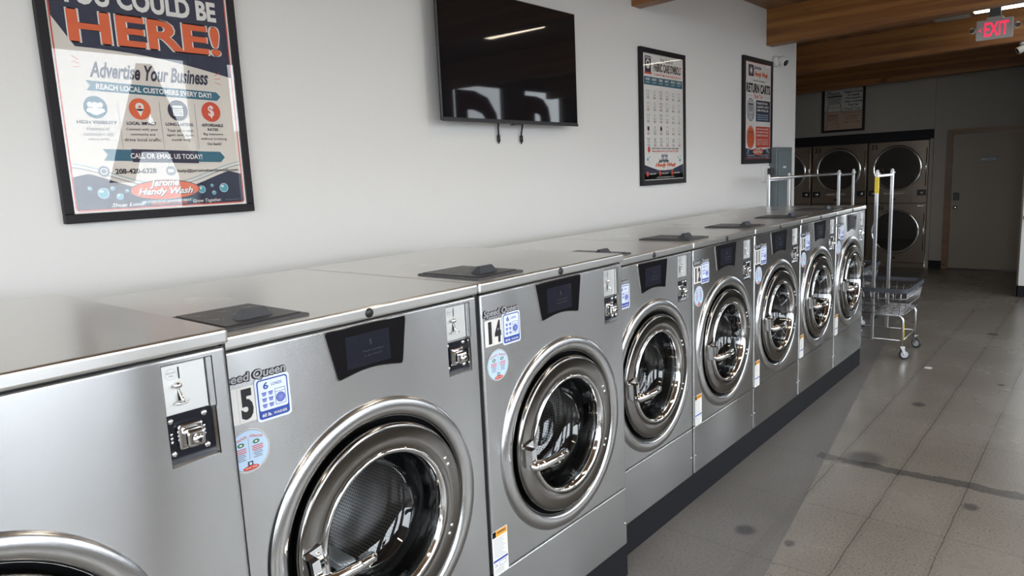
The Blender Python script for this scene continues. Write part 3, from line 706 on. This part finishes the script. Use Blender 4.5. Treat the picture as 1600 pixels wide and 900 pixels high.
A.text('208-420-6328', .140, .125, .275, .143, 'black', .03); A.text('help@jeromehandywash.com', .350, .123, w_-.02, .137, 'black', .015); A.rect(.290, .118, .2908, .150, 'lgrey')
bubbles(A, [(.095, .063, .018), (.145, .050, .011), (.125, .078, .007), (.055, .080, .007), (.17, .068, .006), (.395, .058, .009), (.43, .062, .014), (.475, .048, .008), (.515, .065, .017), (.47, .075, .006)])
A.up(); logo(A, w_/2, .066, .98)
A.text('Shop Local.', .115, .008+.004, .225, .028, 'white', .012, .3); A.text('Support Local.', .243, .012, .373, .028, 'orange', .012, .3); A.text('Grow Together.', .392, .012, .50, .028, 'white', .012, .3)
for k in range(10): A.rect(.025+k*.008, .019, .029+k*.008, .0202, 'lgrey'); A.rect(w_-.030-k*.006, .019, w_-.027-k*.006, .0202, 'lgrey')
A.build('printed_sheet', t)

# fabric care poster
t, A, w_, h_ = poster('framed_poster', 'tall framed chart of fabric care symbols, right of the television', 1.413, 2.083, 1.519, 2.474, b_=.036)
A.rect(0, 0, w_, h_, 'white'); A.up(); A.rect(.004, .004, w_-.004, h_-.004, 'grey'); A.up(); A.rect(.0055, .0055, w_-.0055, h_-.0055, 'white'); A.up()
A.rr(.03, .755, .115, .865, .006, 'navy'); A.rect(.022, .742, .125, .756, 'red'); A.up(); A.ell(.0725, .81, .027, .032, 'white'); A.rect(.04, .848, .105, .858, 'lgrey'); A.up(); A.ell(.0725, .808, .018, .022, 'navy'); A.up(); A.ell(.0725, .80, .012, .012, 'white')
A.text('Your Guide to', .25, .835, .44, .870, 'navy', .01, .35); A.text('FABRIC CARE SYMBOLS', .155, .765, w_-.035, .825, 'black', .04); A.text('TO WASH OR TUMBLE OR IRON, HERE IS YOUR GUIDE', .155, .735, w_-.035, .752, 'red', .02)
for k in range(10): A.ell(.14+(k % 2)*.43*(1 if k > 3 else 0), .76+.012*k, .003, .003, 'teal')
A.rect(.012, .668, w_-.012, .724, 'teal'); A.up()
cols = ['WASH', 'BLEACH', 'TUMBLE', 'DRY', 'IRON', 'DRYCLEAN']; cw = (w_-.04)/6
for k, cn in enumerate(cols):
    cx = .02+cw*(k+.5); A.text(cn, cx-.03, .70, cx+.03, .715, 'white', .03); A.text('symbols', cx-.024, .68, cx+.024, .691, 'white', .01); A.rect(cx+cw/2-.0004, .25, cx+cw/2+.0004, .66, 'lgrey')
    for r in range(5):
        cy = .615-r*.083; q = .017
        if k == 0: A.line([(cx-q, cy+q), (cx-q*.7, cy-q), (cx+q*.7, cy-q), (cx+q, cy+q)], .0022, 'navy'); A.line([(cx-q, cy+q*.7), (cx+q, cy+q*.7)], .0018, 'navy')
        elif k == 1: A.line([(cx-q, cy-q), (cx+q, cy-q), (cx, cy+q)], .0022, 'navy', True)
        elif k == 2 or k == 3:
            A.line([(cx-q, cy-q), (cx+q, cy-q), (cx+q, cy+q), (cx-q, cy+q)], .0022, 'navy', True)
            if k == 2: A.ring(cx, cy, q*.75, q*.75, .002, 'navy', 20)
        elif k == 4: A.line([(cx-q, cy-q*.6), (cx+q, cy-q*.6), (cx+q*.8, cy+q*.5), (cx-q*.5, cy+q*.5), (cx-q, cy-q*.6)], .0022, 'navy')
        else: A.ring(cx, cy, q, q, .0022, 'navy', 20)
        if (k, r) in ((0, 3), (2, 3)): A.ell(cx, cy, q*.8, q*.9, 'navy')
        if r == 4 and k in (0, 1, 4): A.line([(cx-q, cy-q), (cx+q, cy+q)], .002, 'navy'); A.line([(cx-q, cy+q), (cx+q, cy-q)], .002, 'navy')
        A.rect(cx-.018, cy-.031, cx+.018, cy-.027, 'grey'); A.rect(cx-.022, cy-.039, cx+.022, cy-.035, 'red' if (k+r) % 2 else 'grey'); A.rect(cx-.013, cy-.047, cx+.015, cy-.044, 'lgrey')
A.line([(.03, .19), (w_-.05, .19), (w_-.05, .24), (.03, .24)], .001, 'lgrey', True); A.ell(.07, .218, .018, .022, 'red'); A.text('DON\'T RISK IT! ALWAYS CHECK CARE LABEL', .11, .219, w_-.08, .232, 'black', .02); A.text('WHEN UNSURE WASH COLD OR ASK US TODAY', .11, .199, w_-.08, .212, 'red', .02)
A.poly([(.0055, .0055), (w_-.0055, .0055), (w_-.0055, .11)]+[(w_-.0055-(w_-.011)*k/12, .112-.045*math.sin(PI*k/12)) for k in range(1, 12)]+[(.0055, .11)], 'navy'); A.rect(.0055, .0056, w_-.0055, .045, 'teal'); A.up()
for dx in (-.032, 0, .032): A.rr(w_/2+dx-.015, .135, w_/2+dx+.015, .182, .003, 'grey')
A.up(); A.ell(w_/2, .158, .010, .012, 'white'); A.ell(w_/2-.034, .155, .006, .008, 'white'); A.ell(w_/2+.034, .155, .006, .008, 'white'); A.up()
A.text('Jerome', .20, .115, .36, .150, 'navy', .04, .35); A.text('Handy Wash', .16, .083, .47, .122, 'orange', .05, .35); A.up()
A.text('A SELF SERVICE LAUNDROMAT', .18, .068, .44, .077, 'white', .02)
for k, s_ in enumerate(('SPARKLING CLEAN', 'FRIENDLY SERVICE', 'ALWAYS OPEN')):
    A.ell(.045+k*.185, .045, .016, .019, 'red'); A.text(s_, .07+k*.185, .040, .165+k*.185, .050, 'white', .02)
A.text('JEROMEHANDYWASH.COM', .18, .012, .44, .021, 'white', .02)
bubbles(A, [(.05, .15, .014), (.08, .165, .007), (.07, .128, .006), (w_-.06, .14, .014), (w_-.09, .16, .007), (w_-.05, .17, .006)])
A.build('printed_sheet', t)

# return carts poster
def cart_icon(A, cx, cy, s, c):
    A.poly([(cx-.036*s, cy+.022*s), (cx+.036*s, cy+.022*s), (cx+.036*s, cy+.028*s), (cx-.036*s, cy+.028*s)], c)
    for k in range(5): A.line([(cx-.034*s+k*.001*s, cy+.020*s-k*.008*s), (cx+.034*s-k*.001*s, cy+.020*s-k*.008*s)], .0018*s, c)
    for k in range(9): q = -1+k/4; A.line([(cx+q*.034*s, cy+.022*s), (cx+q*.029*s, cy-.014*s)], .0014*s, c)
    A.line([(cx-.028*s, cy-.014*s), (cx-.036*s, cy-.045*s)], .003*s, c); A.line([(cx+.028*s, cy-.014*s), (cx+.036*s, cy-.045*s)], .003*s, c); A.line([(cx-.030*s, cy-.032*s), (cx+.030*s, cy-.032*s)], .002*s, c)
    for q in (-1, 1): A.ring(cx+q*.036*s, cy-.05*s, .006*s, .006*s, .002*s, c, 14)
t, A, w_, h_ = poster('framed_poster', 'framed poster reading RETURN CARTS beside the security camera', 3.192, 3.880, 1.645, 2.588, b_=.042)
A.rect(0, 0, w_, h_, 'red'); A.up(); A.rect(.004, .004, w_-.004, h_-.004, 'white'); A.up()
A.rr(.07, .735, .19, .835, .01, 'navy'); A.up(); A.ell(.13, .785, .035, .035, 'grey'); A.up(); A.ell(.13, .785, .02, .02, 'white'); A.up()
A.text('Jerome', .19, .790, .36, .835, 'navy', .03, .35); A.text('Handy Wash', .20, .725, .52, .785, 'orange', .05, .35)
A.text('SELF SERVICE LAUNDROMAT', .18, .695, .46, .706, 'navy', .02); A.text('RETURN CARTS', .025, .59, w_-.02, .675, 'black', .05); A.text('Thank You!', .19, .545, .41, .585, 'red', .01, .35)
A.rect(.03, .563, .16, .565, 'grey'); A.rect(.44, .563, w_-.03, .565, 'grey')
A.ell(.125, .44, .095, .105, 'lgrey'); A.ell(.125, .195, .095, .105, 'orange'); A.rr(.245, .34, w_-.015, .53, .01, 'navy'); A.rr(.245, .105, w_-.015, .295, .01, 'red'); A.up()
A.ring(.125, .44, .088, .098, .003, 'navy'); A.ring(.125, .195, .088, .098, .003, 'white'); cart_icon(A, .125, .45, 1.6, 'navy'); cart_icon(A, .125, .205, 1.6, 'brown')
for k, (s_, r_) in enumerate((('PLEASE RETURN', .30), ('LAUNDRY CARTS', .33), ('HERE AFTER USE.', .33))): A.text(s_, .27, .495-k*.032, .27+r_*.85, .515-k*.032, 'white', .03)
for k, s_ in enumerate(('THANK YOU FOR HELPING', 'US KEEP OUR FACILITY', 'CLEAN & ORGANIZED')): A.text(s_, .27, .395-k*.020, .545, .407-k*.020, 'pale', .02)
for k, s_ in enumerate(('POR FAVOR, REGRESE', 'LOS CARRITOS AQUI', 'DESPUES DE USARLOS.')): A.text(s_, .27, .262-k*.028, .55, .279-k*.028, 'white', .03)
for k, s_ in enumerate(('GRACIAS POR AYUDAR A', 'MANTENER EL NEGOCIO', 'LIMPIO Y ORDENADO')): A.text(s_, .27, .170-k*.020, .545, .182-k*.020, 'cream', .02)
A.poly([(.004, .004), (w_-.004, .004), (w_-.004, .10), (.45, .085), (.3, .10), (.15, .085), (.004, .10)], 'navy'); A.up()
logo(A, w_/2, .068, 1.0, False); bubbles(A, [(.07, .07, .015), (.10, .085, .008), (.05, .05, .008), (w_-.08, .075, .015), (w_-.05, .06, .008)])
A.up(); A.text('208-420-6328', .06, .028, .22, .038, 'white', .02); A.text('jeromehandywash.com', .34, .028, .55, .038, 'white', .02); A.text('Shop Local.  Support Local.  Grow Together.', .06, .010, .55, .020, 'white', .01, .3)
A.build('printed_sheet', t)

# ------------------------------------------------------------------ television
t = thing('television', 'black flat television mounted high on the white wall, screen off', 'television', (XW, -.592, 1.908))
TW, TH = 1.128, .640
MB().box(.082, .098, .0, TW, 0, TH, 0, .004, 2).box(.04, .083, .12, TW-.12, .05, .46, 0, .01, 2).build('case', BLACK, t)
MB().box(.0985, .0993, .008, TW-.008, .016, TH-.006).build('screen', TVSC, t)
MB().box(.096, .101, .0, TW, -.004, .012, 0, .001, 1).build('lower_bezel', BLACK, t)
MB().box(.0, .045, .30, TW-.30, .18, .48).build('wall_mount', BLACK, t)
MB().box(.07, .10, TW/2-.03, TW/2+.03, -.010, -.004).build('sensor', BLACK, t)
for k, yy in enumerate((-.105, .100)):
    m_ = MB(); s_ = .012 if k == 0 else 0
    m_.tube([(XW+.03, yy, 1.93), (XW+.022, yy+s_*.2, 1.89), (XW+.016, yy+s_*.8, 1.865), (XW+.014, yy+s_, 1.845)], .005, 8); m_.tube([(XW+.014, yy+s_, 1.85), (XW+.014, yy+s_, 1.815)], .009, 10)
    m_.tube([(XW+.014, yy+s_, 1.815), (XW+.014, yy+s_, 1.805)], .004, 8)
    tag(m_.build('dangling_cord', RUBBER), ('left' if k == 0 else 'right')+' black cord dangling below the television', 'cord', 'cords below the television')

# ------------------------------------------------------------------ security cameras
t = thing('security_camera', 'white turret security camera on the wall beside the return carts poster', 'security camera', (XW, 3.955, 2.60))
MB().lathe([(0, 0), (0, .052), (.035, .052), (.042, .048), (.05, .044), (.052, 0)], n=32).build('mount', WHITEP, t)
hd = MB().sphere((0, 0, 0), .047).lathe([(.0, .040), (.040, .038), (.052, .034), (.052, .030)], n=28)
ln = MB().lathe([(.051, .030), (.046, .022), (.050, .016), (.050, 0)], n=24)
R = Matrix.Translation((.078, .006, -.004)) @ Matrix.Rotation(math.radians(-22), 4, 'Z') @ Matrix.Rotation(math.radians(28), 4, 'Y')
rot_mb(hd, R).build('head', WHITEP, t); rot_mb(ln, R).build('lens', GLOSSBLK, t)
t = thing('security_camera', 'white security camera under the beam at the right edge', 'security camera', (.665, 6.165, 2.763))
MB().lathe([(0, 0), (0, .05), (-.03, .05), (-.035, .04), (-.036, 0)], axis='Z', n=24).build('mount', WHITEP, t)
hd = MB().lathe([(-.05, 0), (-.05, .030), (.06, .036), (.075, .036), (.075, .030)], n=24); ln = MB().lathe([(.074, .031), (.06, .028), (.06, 0)], n=20)
R = Matrix.Translation((0, 0, -.062)) @ Matrix.Rotation(math.radians(205), 4, 'Z') @ Matrix.Rotation(math.radians(25), 4, 'Y')
rot_mb(hd, R).build('head', WHITEP, t); rot_mb(ln, R).build('lens', GLOSSBLK, t)

# ------------------------------------------------------------------ exit sign
ey = 5.30; t = thing('exit_sign', 'exit sign with red letters and two emergency lamp heads hanging from the ceiling', 'exit sign', (.495, ey, 2.802))
hw, hh = .146, .090
MB().box(-hw, hw, -.022, .022, -hh, hh, 0, .008, 3).build('housing', WHITEP, t)
A = Art((-hw, -.0225, -hh), X_, Z_, (0, -1, 0)); A.text('EXIT', .066, .027, .258, .155, EXRED, .02); A.line([(.045, .106), (.024, .090), (.045, .074)], .006, EXRED); A.build('lettering', t, 'glowing red letters EXIT with a left chevron')
MB().box(-.065, .065, -.035, .035, hh, hh+.022, 0, .004, 2).build('canopy', WHITEP, t)
MB().box(-.045, .045, -.03, .03, hh+.022, CEIL(.495)-2.802+.003).build('junction_box', GREYM, t)
for s_ in (-1, 1):
    m_ = MB().lathe([(-.03, 0), (-.03, .018), (-.01, .027), (.015, .029), (.015, .025)], axis='Y', n=24); m_.tube([(0, 0, 0), (-s_*.032, 0, .0)], .010, 8)
    m_.v = [(x, -y, z) for x, y, z in m_.v]
    R = Matrix.Translation((s_*(hw+.030), 0, .01)) @ Matrix.Rotation(s_*.35, 4, 'Z') @ Matrix.Rotation(-.2, 4, 'X')
    o = rot_mb(m_, R).build('lamp_head', WHITEP, t)
    l_ = MB().lathe([(-.013, .0245), (-.010, .018), (-.010, 0)], axis='Y', n=20); rot_mb(l_, R).build('lens', CHROME, o)

# ------------------------------------------------------------------ breaker panel, outlet
t = thing('breaker_panel', 'tall dark grey electrical breaker panel at the wall corner', 'breaker panel', (XW, 3.86, .62))
MB().box(0, .075, 0, .42, 0, 1.172, 0, .004, 1).build('cabinet', GREYM, t)
MB().box(.075, .084, .03, .39, .05, 1.14, 0, .002, 1).build('door', GREYM, t)
A = Art((.0845, .15, .97), Y_, Z_, X_); A.rect(0, 0, .08, .02, 'white'); A.build('rating_label', t)
MB().box(.084, .094, .34, .365, .60, .66, 0, .002, 1).build('latch', BLACK, t)
t = thing('wall_outlet', 'white wall outlet box with a black plug, left of the breaker panel', 'outlet', (XW, 3.66, 1.47))
MB().box(0, .03, 0, .15, 0, .15, 0, .004, 2).build('cover', WHITEP, t)
pl = MB().box(.03, .075, .085, .135, .065, .125, 0, .004, 2).build('plug', BLACK, t)
MB().tube([(.055, .11, .066), (.05, .12, .03), (.035, .15, -.03), (.02, .17, -.12), (.015, .18, -.3)], .004, 6).build('cord', BLACK, pl)

# ------------------------------------------------------------------ stacked dryers
YD = 8.905; DW = .82
proto = None
def dryer():
    t = thing('stacked_dryer', 'x', 'dryer', (0, YD, 0), 0, 'stacked dryers in the back wall'); w_ = DW-.008
    MB().box(.0, w_, 0, .9, .0, .066).build('base', DRYST, t)
    MB().box(.0, w_, 0, .9, .07, .968, 0, .004, 1).box(.0, w_, 0, .9, .972, 1.89, 0, .004, 1).build('cabinet', DRYST, t)
    for k, zc in enumerate((.545, 1.498)):
        cx = .405; R_ = .325
        pts = []
        for q in range(25): a = math.radians(60+q*10); pts.append((cx+R_*1.0*math.cos(a), zc+R_*math.sin(a)))
        door = MB().prism([(cx+.10, zc+.31), (w_-.02, zc+.285), (w_-.02, zc-.285), (cx+.16, zc-.30)]+[(cx+(R_+.004)*math.cos(math.radians(a)), zc+(R_+.004)*math.sin(math.radians(a))) for a in range(-62, -300, -12)], -.022, -.001, 'XZ').build('door', DRYST, t)
        MB().lathe([(-.022, R_+.012), (-.034, R_+.008), (-.040, R_-.006), (-.036, R_-.020), (-.024, R_-.026), (-.018, R_-.028)], (cx, 0, zc), 'Y', 72).build('door_ring', CHROME, door)
        MB().lathe([(-.024, R_-.024), (-.0245, .0)], (cx, 0, zc), 'Y', 64).build('door_glass', YGLASS, door)
        MB().tube([(w_-.022, -.030, zc+.28), (w_-.022, -.030, zc-.28)], .008, 8).build('hinge_rod', CHROME, door)
        b0 = zc-.52 if k else zc-.51
        if k:
            MB().box(.135, .615, -.010, 0, b0+.005, b0+.095, 0, .003, 1).build('lint_drawer', DRYST, t)
            lk = MB().lathe([(-.022, 0), (-.022, .016), (-.010, .018)], (.375, 0, b0+.055), 'Y', 20).build('drawer_lock', BLACK, t)
            for cxx in (.015, .68):
                cb = MB().box(cxx, cxx+.118, -.010, 0, b0+.105, b0+.190, 0, .003, 1).build('coin_box', BLACK, t)
                MB().box(cxx+.045, cxx+.085, -.028, -.010, b0+.125, b0+.165, 0, .006, 2).build('coin_lock', CHROME, cb)
                MB().box(cxx, cxx+.118, -.006, 0, b0+.005, b0+.095, 0, .002, 1).build('access_panel', DRYST, t)
        else:
            MB().box(.10, .70, -.006, 0, .075, .19, 0, .002, 1).build('lower_access_panel', DRYST, t)
            MB().lathe([(-.018, 0), (-.018, .016), (-.005, .018)], (.40, 0, .14), 'Y', 20).build('drawer_lock', BLACK, t)
            m_ = MB()
            for q in range(3): m_.lathe([(-.008, .017), (-.014, .014), (-.014, .009), (-.008, .006)], (.70+q*.034, 0, .93), 'Y', 14)
            m_.build('dial_badges', CHROME, t)
    return t
dry = dryer(); x35 = -1.462
def dry_nums(t, a, b_):
    for z, s_ in ((1.875, a), (.955, b_)):
        A = Art((.025 if z > 1 else .14, -.0006, z-.105), X_, Z_, (0, -1, 0)); A.rect(0, 0, .115, .10, DRYST); A.up()
        for k, ch in enumerate(s_): A.text(ch, .012+k*.052, .012, .048+k*.052, .088, 'black', .03)
        A.build('number_sticker', t, 'number %s' % s_)
    A = Art((.23, -.0006, 1.105), X_, Z_, (0, -1, 0)); A.text('Speed Queen', 0, 0, .28, .028, 'white', .01, .12); A.build('brand_lettering', t)
d33 = copy_tree(dry); d31 = copy_tree(dry)
dry.location.x = x35; d33.location.x = x35-DW-.01; d31.location.x = x35-2*DW-.02
dry['label'] = 'stacked dryers numbered 35 and 36, beside the door'; d33['label'] = 'stacked dryers with 33 on the upper door'; d31['label'] = 'leftmost stacked dryers, cut off by the wall corner'
dry_nums(dry, '35', '36'); dry_nums(d33, '33', '34'); dry_nums(d31, '31', '32')
struct('trim_1', MB().box(-3.46, -.60, 8.885, 8.93, 1.905, 2.038), PLINTH, 'black band above the dryers')
struct('trim_2', MB().box(-.645, -.60, 8.91, 8.96, 0, 1.905), WALLB, 'wall edge beside the dryers')

# framed notice over the dryers
t = thing('framed_notice', 'small framed notice with a cart drawing above the stacked dryers', 'notice', (-2.165, 8.93, 2.09)); nw, nh = .63, .69
m_ = MB(); q = .035
for (a, b_, c_, d_) in ((0, nw, 0, q), (0, nw, nh-q, nh), (0, q, q, nh-q), (nw-q, nw, q, nh-q)): m_.box(a, b_, -.025, 0, c_, d_)
m_.build('frame', BLKFR, t); MB().box(q-.002, nw-q+.002, -.014, -.012, q-.002, nh-q+.002).build('glass', PGLASS, t)
A = Art((q, -.004, q), X_, Z_, (0, -1, 0)); a, b_ = nw-2*q, nh-2*q
A.rect(0, 0, a, b_*.45, 'tan'); A.rect(0, b_*.45, a, b_, 'paper'); A.up(); A.rect(0, b_*.445, a, b_*.455, 'black')
A.text('Please...', .03, .53, .26, .59, 'black', .01, .35); cart_icon(A, .145, .44, 3.0, 'black'); cart_icon(A, .12, .17, 2.4, 'brown')
for k, (s_, ww) in enumerate((('Return Carts', .25), ('To Inside', .18), ('The Laundry', .24), ('After Loading', .26), ('Your Car', .16))): A.text(s_, .42-ww/2, .55-k*.049, .42+ww/2, .583-k*.049, 'black', .04)
A.text('Thank You!', .29, .295, .54, .335, 'black', .01, .35)
for k, (s_, ww) in enumerate((('Regrese los carritos', .28), ('a la lavanderia', .22), ('despues de', .17), ('cargar su coche', .24))): A.text(s_, .40-ww/2, .235-k*.045, .40+ww/2, .262-k*.045, 'brown', .03)
A.build('printed_sheet', t)

# ------------------------------------------------------------------ door
d = MB().box(DX0+.012, DX1-.012, YB+.02, YB+.065, .012, DZ-.006); do = struct('door_1', d, DOORM, 'closed taupe door at the back right')
A = Art((-.02, YB+.0185, 1.56), X_, Z_, (0, -1, 0)); MB().box(-.03, .19, YB+.008, YB+.02, 1.535, 1.60, 0, .002, 1).build('door_sign', GREYM, do)
A = Art((-.02, YB+.007, 1.55), X_, Z_, (0, -1, 0)); A.text('EMPLOYEES', .01, .008, .19, .036, 'silver', .02); A.build('sign_lettering', do)
MB().box(DX0+.035, DX0+.105, YB-.005, YB+.02, 1.0, 1.11, 0, .006, 2).build('keypad_lock', BLACK, do)
MB().lathe([(-.045, 0), (-.045, .022), (-.03, .03), (-.01, .026), (.0, .014), (.02, .03)], (DX0+.07, YB, .90), 'Y', 24).build('door_knob', CHROME, do)
m_ = MB(); tw = .075
m_.box(DX0-tw, DX0, YB-.02, YB, 0, DZ+tw); m_.box(DX1, DX1+tw, YB-.02, YB, 0, DZ+tw); m_.box(DX0, DX1, YB-.02, YB, DZ, DZ+tw)
m_.box(DX0, DX0+.01, YB, YB+.1, 0, DZ); m_.box(DX1-.01, DX1, YB, YB+.1, 0, DZ); m_.box(DX0, DX1, YB, YB+.1, DZ-.005, DZ)
m_.build('door_frame', TRIMW, do)
MB().box(DX0, DX1, YB-.01, YB+.1, .0, .012).build('threshold', BLACK, do)

# ------------------------------------------------------------------ laundry carts
WIRE = mat('cart_wire', (.40, .40, .41), .25, 1); TUBE = mat('cart_tube', (.66, .66, .66), .3, 1)
TYRE = mat('caster_tyre', (.03, .03, .032), .6); HUB = mat('caster_hub', (.45, .46, .48), .45)
def rrect(hx, hy, r, z, n=5):
    P_ = []
    for cx, cy, a in ((hx-r, hy-r, 0), (-hx+r, hy-r, 90), (-hx+r, -hy+r, 180), (hx-r, -hy+r, 270)):
        for k in range(n+1): an = math.radians(a+90*k/n); P_.append((cx+r*math.cos(an), cy+r*math.sin(an), z))
    return P_
def cart(label, loc, rz=0):
    t = thing('laundry_cart', label, 'laundry cart', loc, rz, 'wire laundry carts with hanging rails')
    # basket: half sizes .26 (x) by .335 (y), rim z .58, floor z .37
    zr, zf = .58, .375; tx, ty, bx, by = .262, .335, .235, .275
    m_ = MB(); lv = [(0, bx, by), (.33, bx+.009, by+.02), (.66, bx+.018, by+.04)]
    for q, hx, hy in lv: m_.tube(rrect(hx, hy, .05, zf+(zr-zf)*q), .0034, 6, closed=True)
    for k in range(9):
        q = -1+k/4
        for s_ in (-1, 1): m_.tube([(q*tx*.86, s_*ty, zr), (q*bx*.86, s_*by, zf)], .0022, 5)
    for k in range(10):
        q = -1+2*k/9
        for s_ in (-1, 1): m_.tube([(s_*tx, q*ty*.86, zr), (s_*bx, q*by*.86, zf)], .0022, 5)
    for k in range(11): q = -1+2*k/10; m_.tube([(-bx, q*by*.9, zf), (bx, q*by*.9, zf)], .0024, 5)
    for k in range(5): q = -1+k/2; m_.tube([(q*bx*.85, -by, zf-.004), (q*bx*.85, by, zf-.004)], .003, 5)
    bk = m_.build('basket', WIRE, t)
    rm = MB(); P1 = rrect(tx+.008, ty+.008, .055, 0); P0 = rrect(tx-.008, ty-.008, .04, 0); k = len(P1)
    vs_ = [(x, y, z) for z in (zr-.016, zr+.016) for P_ in (P1, P0) for (x, y, _) in P_]
    fs_ = []
    for i in range(k):
        j = (i+1) % k; fs_ += [(i, j, 2*k+j, 2*k+i), (k+i, k+j, 3*k+j, 3*k+i), (i, j, k+j, k+i), (2*k+i, 2*k+j, 3*k+j, 3*k+i)]
    rm.add(vs_, fs_).build('rim_bumper', BUMPER, bk)
    lx, ly = .225, .235
    for s_ in (-1, 1):
        pts = [(-lx, s_*ly, .11), (-lx, s_*ly, .33), (-lx+.012, s_*ly, .352), (-lx+.035, s_*ly, .362), (lx-.035, s_*ly, .362), (lx-.012, s_*ly, .352), (lx, s_*ly, .33), (lx, s_*ly, .11)]
        MB().tube(pts, .011, 10).build('leg_frame', TUBE, t)
        MB().tube([(-lx, s_*ly, .155), (lx, s_*ly, .155)], .005, 6).build('lower_bar', TUBE, t)
        # hanging post
        po = MB().box(-.0125, .0125, s_*.25-.0125, s_*.25+.0125, .145, 1.53, 0, .003, 1).build('post', TUBE, t)
        MB().sphere((0, s_*.25, 1.535), .013).sphere((.016, s_*.25, 1.515), .008, 0, 1, 1, 1).build('post_cap', WHITEP, po)
        if s_ == -1:
            MB().box(-.0135, .0135, -.264, -.2355, 1.36, 1.49).build('yellow_label', YEL, po)
    MB().tube([(lx, -ly, .155), (lx, ly, .155)], .005, 6).tube([(-lx, -ly, .155), (-lx, ly, .155)], .005, 6).build('side_bars', TUBE, t)
    MB().box(-.010, .010, -.24, .24, 1.488, 1.508, 0, .002, 1).build('hanging_rail', TUBE, t)
    MB().box(lx+.0085, lx+.0125, -ly-.006, -ly+.006, .16, .30).build('leg_label', YEL, t)
    for i, (sx, sy) in enumerate(((1, -1), (1, 1), (-1, 1), (-1, -1))):
        cs = MB().box(-.020, .020, -.022, .022, .100, .112, 0, .002, 1).lathe([(.088, .0), (.088, .018), (.100, .020)], (0, 0, 0), 'Z', 16)
        for q in (-1, 1): cs.prism([(-.012, .098), (.016, .098), (.026, .04), (.014, .036)], q*.016, q*.019, 'XZ')
        cs.tube([(.020, -.022, .042), (.020, .022, .042)], .005, 8)
        R = Matrix.Translation((sx*lx, sy*ly, 0)) @ Matrix.Rotation((.5, -.4, 2.4, 2.9)[i], 4, 'Z')
        fo = rot_mb(cs, R).build('caster', TUBE, t)
        wh = MB().lathe([(-.012, .028), (-.011, .040), (-.006, .0418), (.006, .0418), (.011, .040), (.012, .028)], (.020, 0, .042), 'Y', 24)
        rot_mb(wh, R).build('tyre', TYRE, fo)
        hb = MB().lathe([(-.0118, .0), (-.0118, .028), (-.0118, .0285)], (.020, 0, .042), 'Y', 20).lathe([(.0118, .0), (.0118, .028), (.0118, .0285)], (.020, 0, .042), 'Y', 20)
        rot_mb(hb, R).build('hub', HUB, fo)
    return t
ca = cart('wire laundry cart parked past the last washer, basket and casters in view', (.0, 3.53, 0))
cb_ = copy_tree(ca, None, ('yellow_label',)); cb_.location = (-.60, 4.62, 0); cb_['label'] = 'laundry cart behind the row, its two posts rising above the last washer'
cc = copy_tree(ca, None, ('yellow_label',)); cc.location = (-.80, 3.31, 0); cc['label'] = 'laundry cart by the wall corner, posts in front of the breaker panel'
MB().tube([(0, -.25, 1.512), (.193, 1.02, 1.512)], .012, 10).build('long_rail', TUBE, cc)

# scrap on the floor
m_ = MB(); m_.prism([(.425, 3.095), (.470, 3.085), (.478, 3.13), (.452, 3.15), (.43, 3.135)], .0005, .003, 'XY'); tag(m_.build('paper_scrap', PAL['cream']), 'small pale scrap of paper on the floor near the cart', 'scrap')
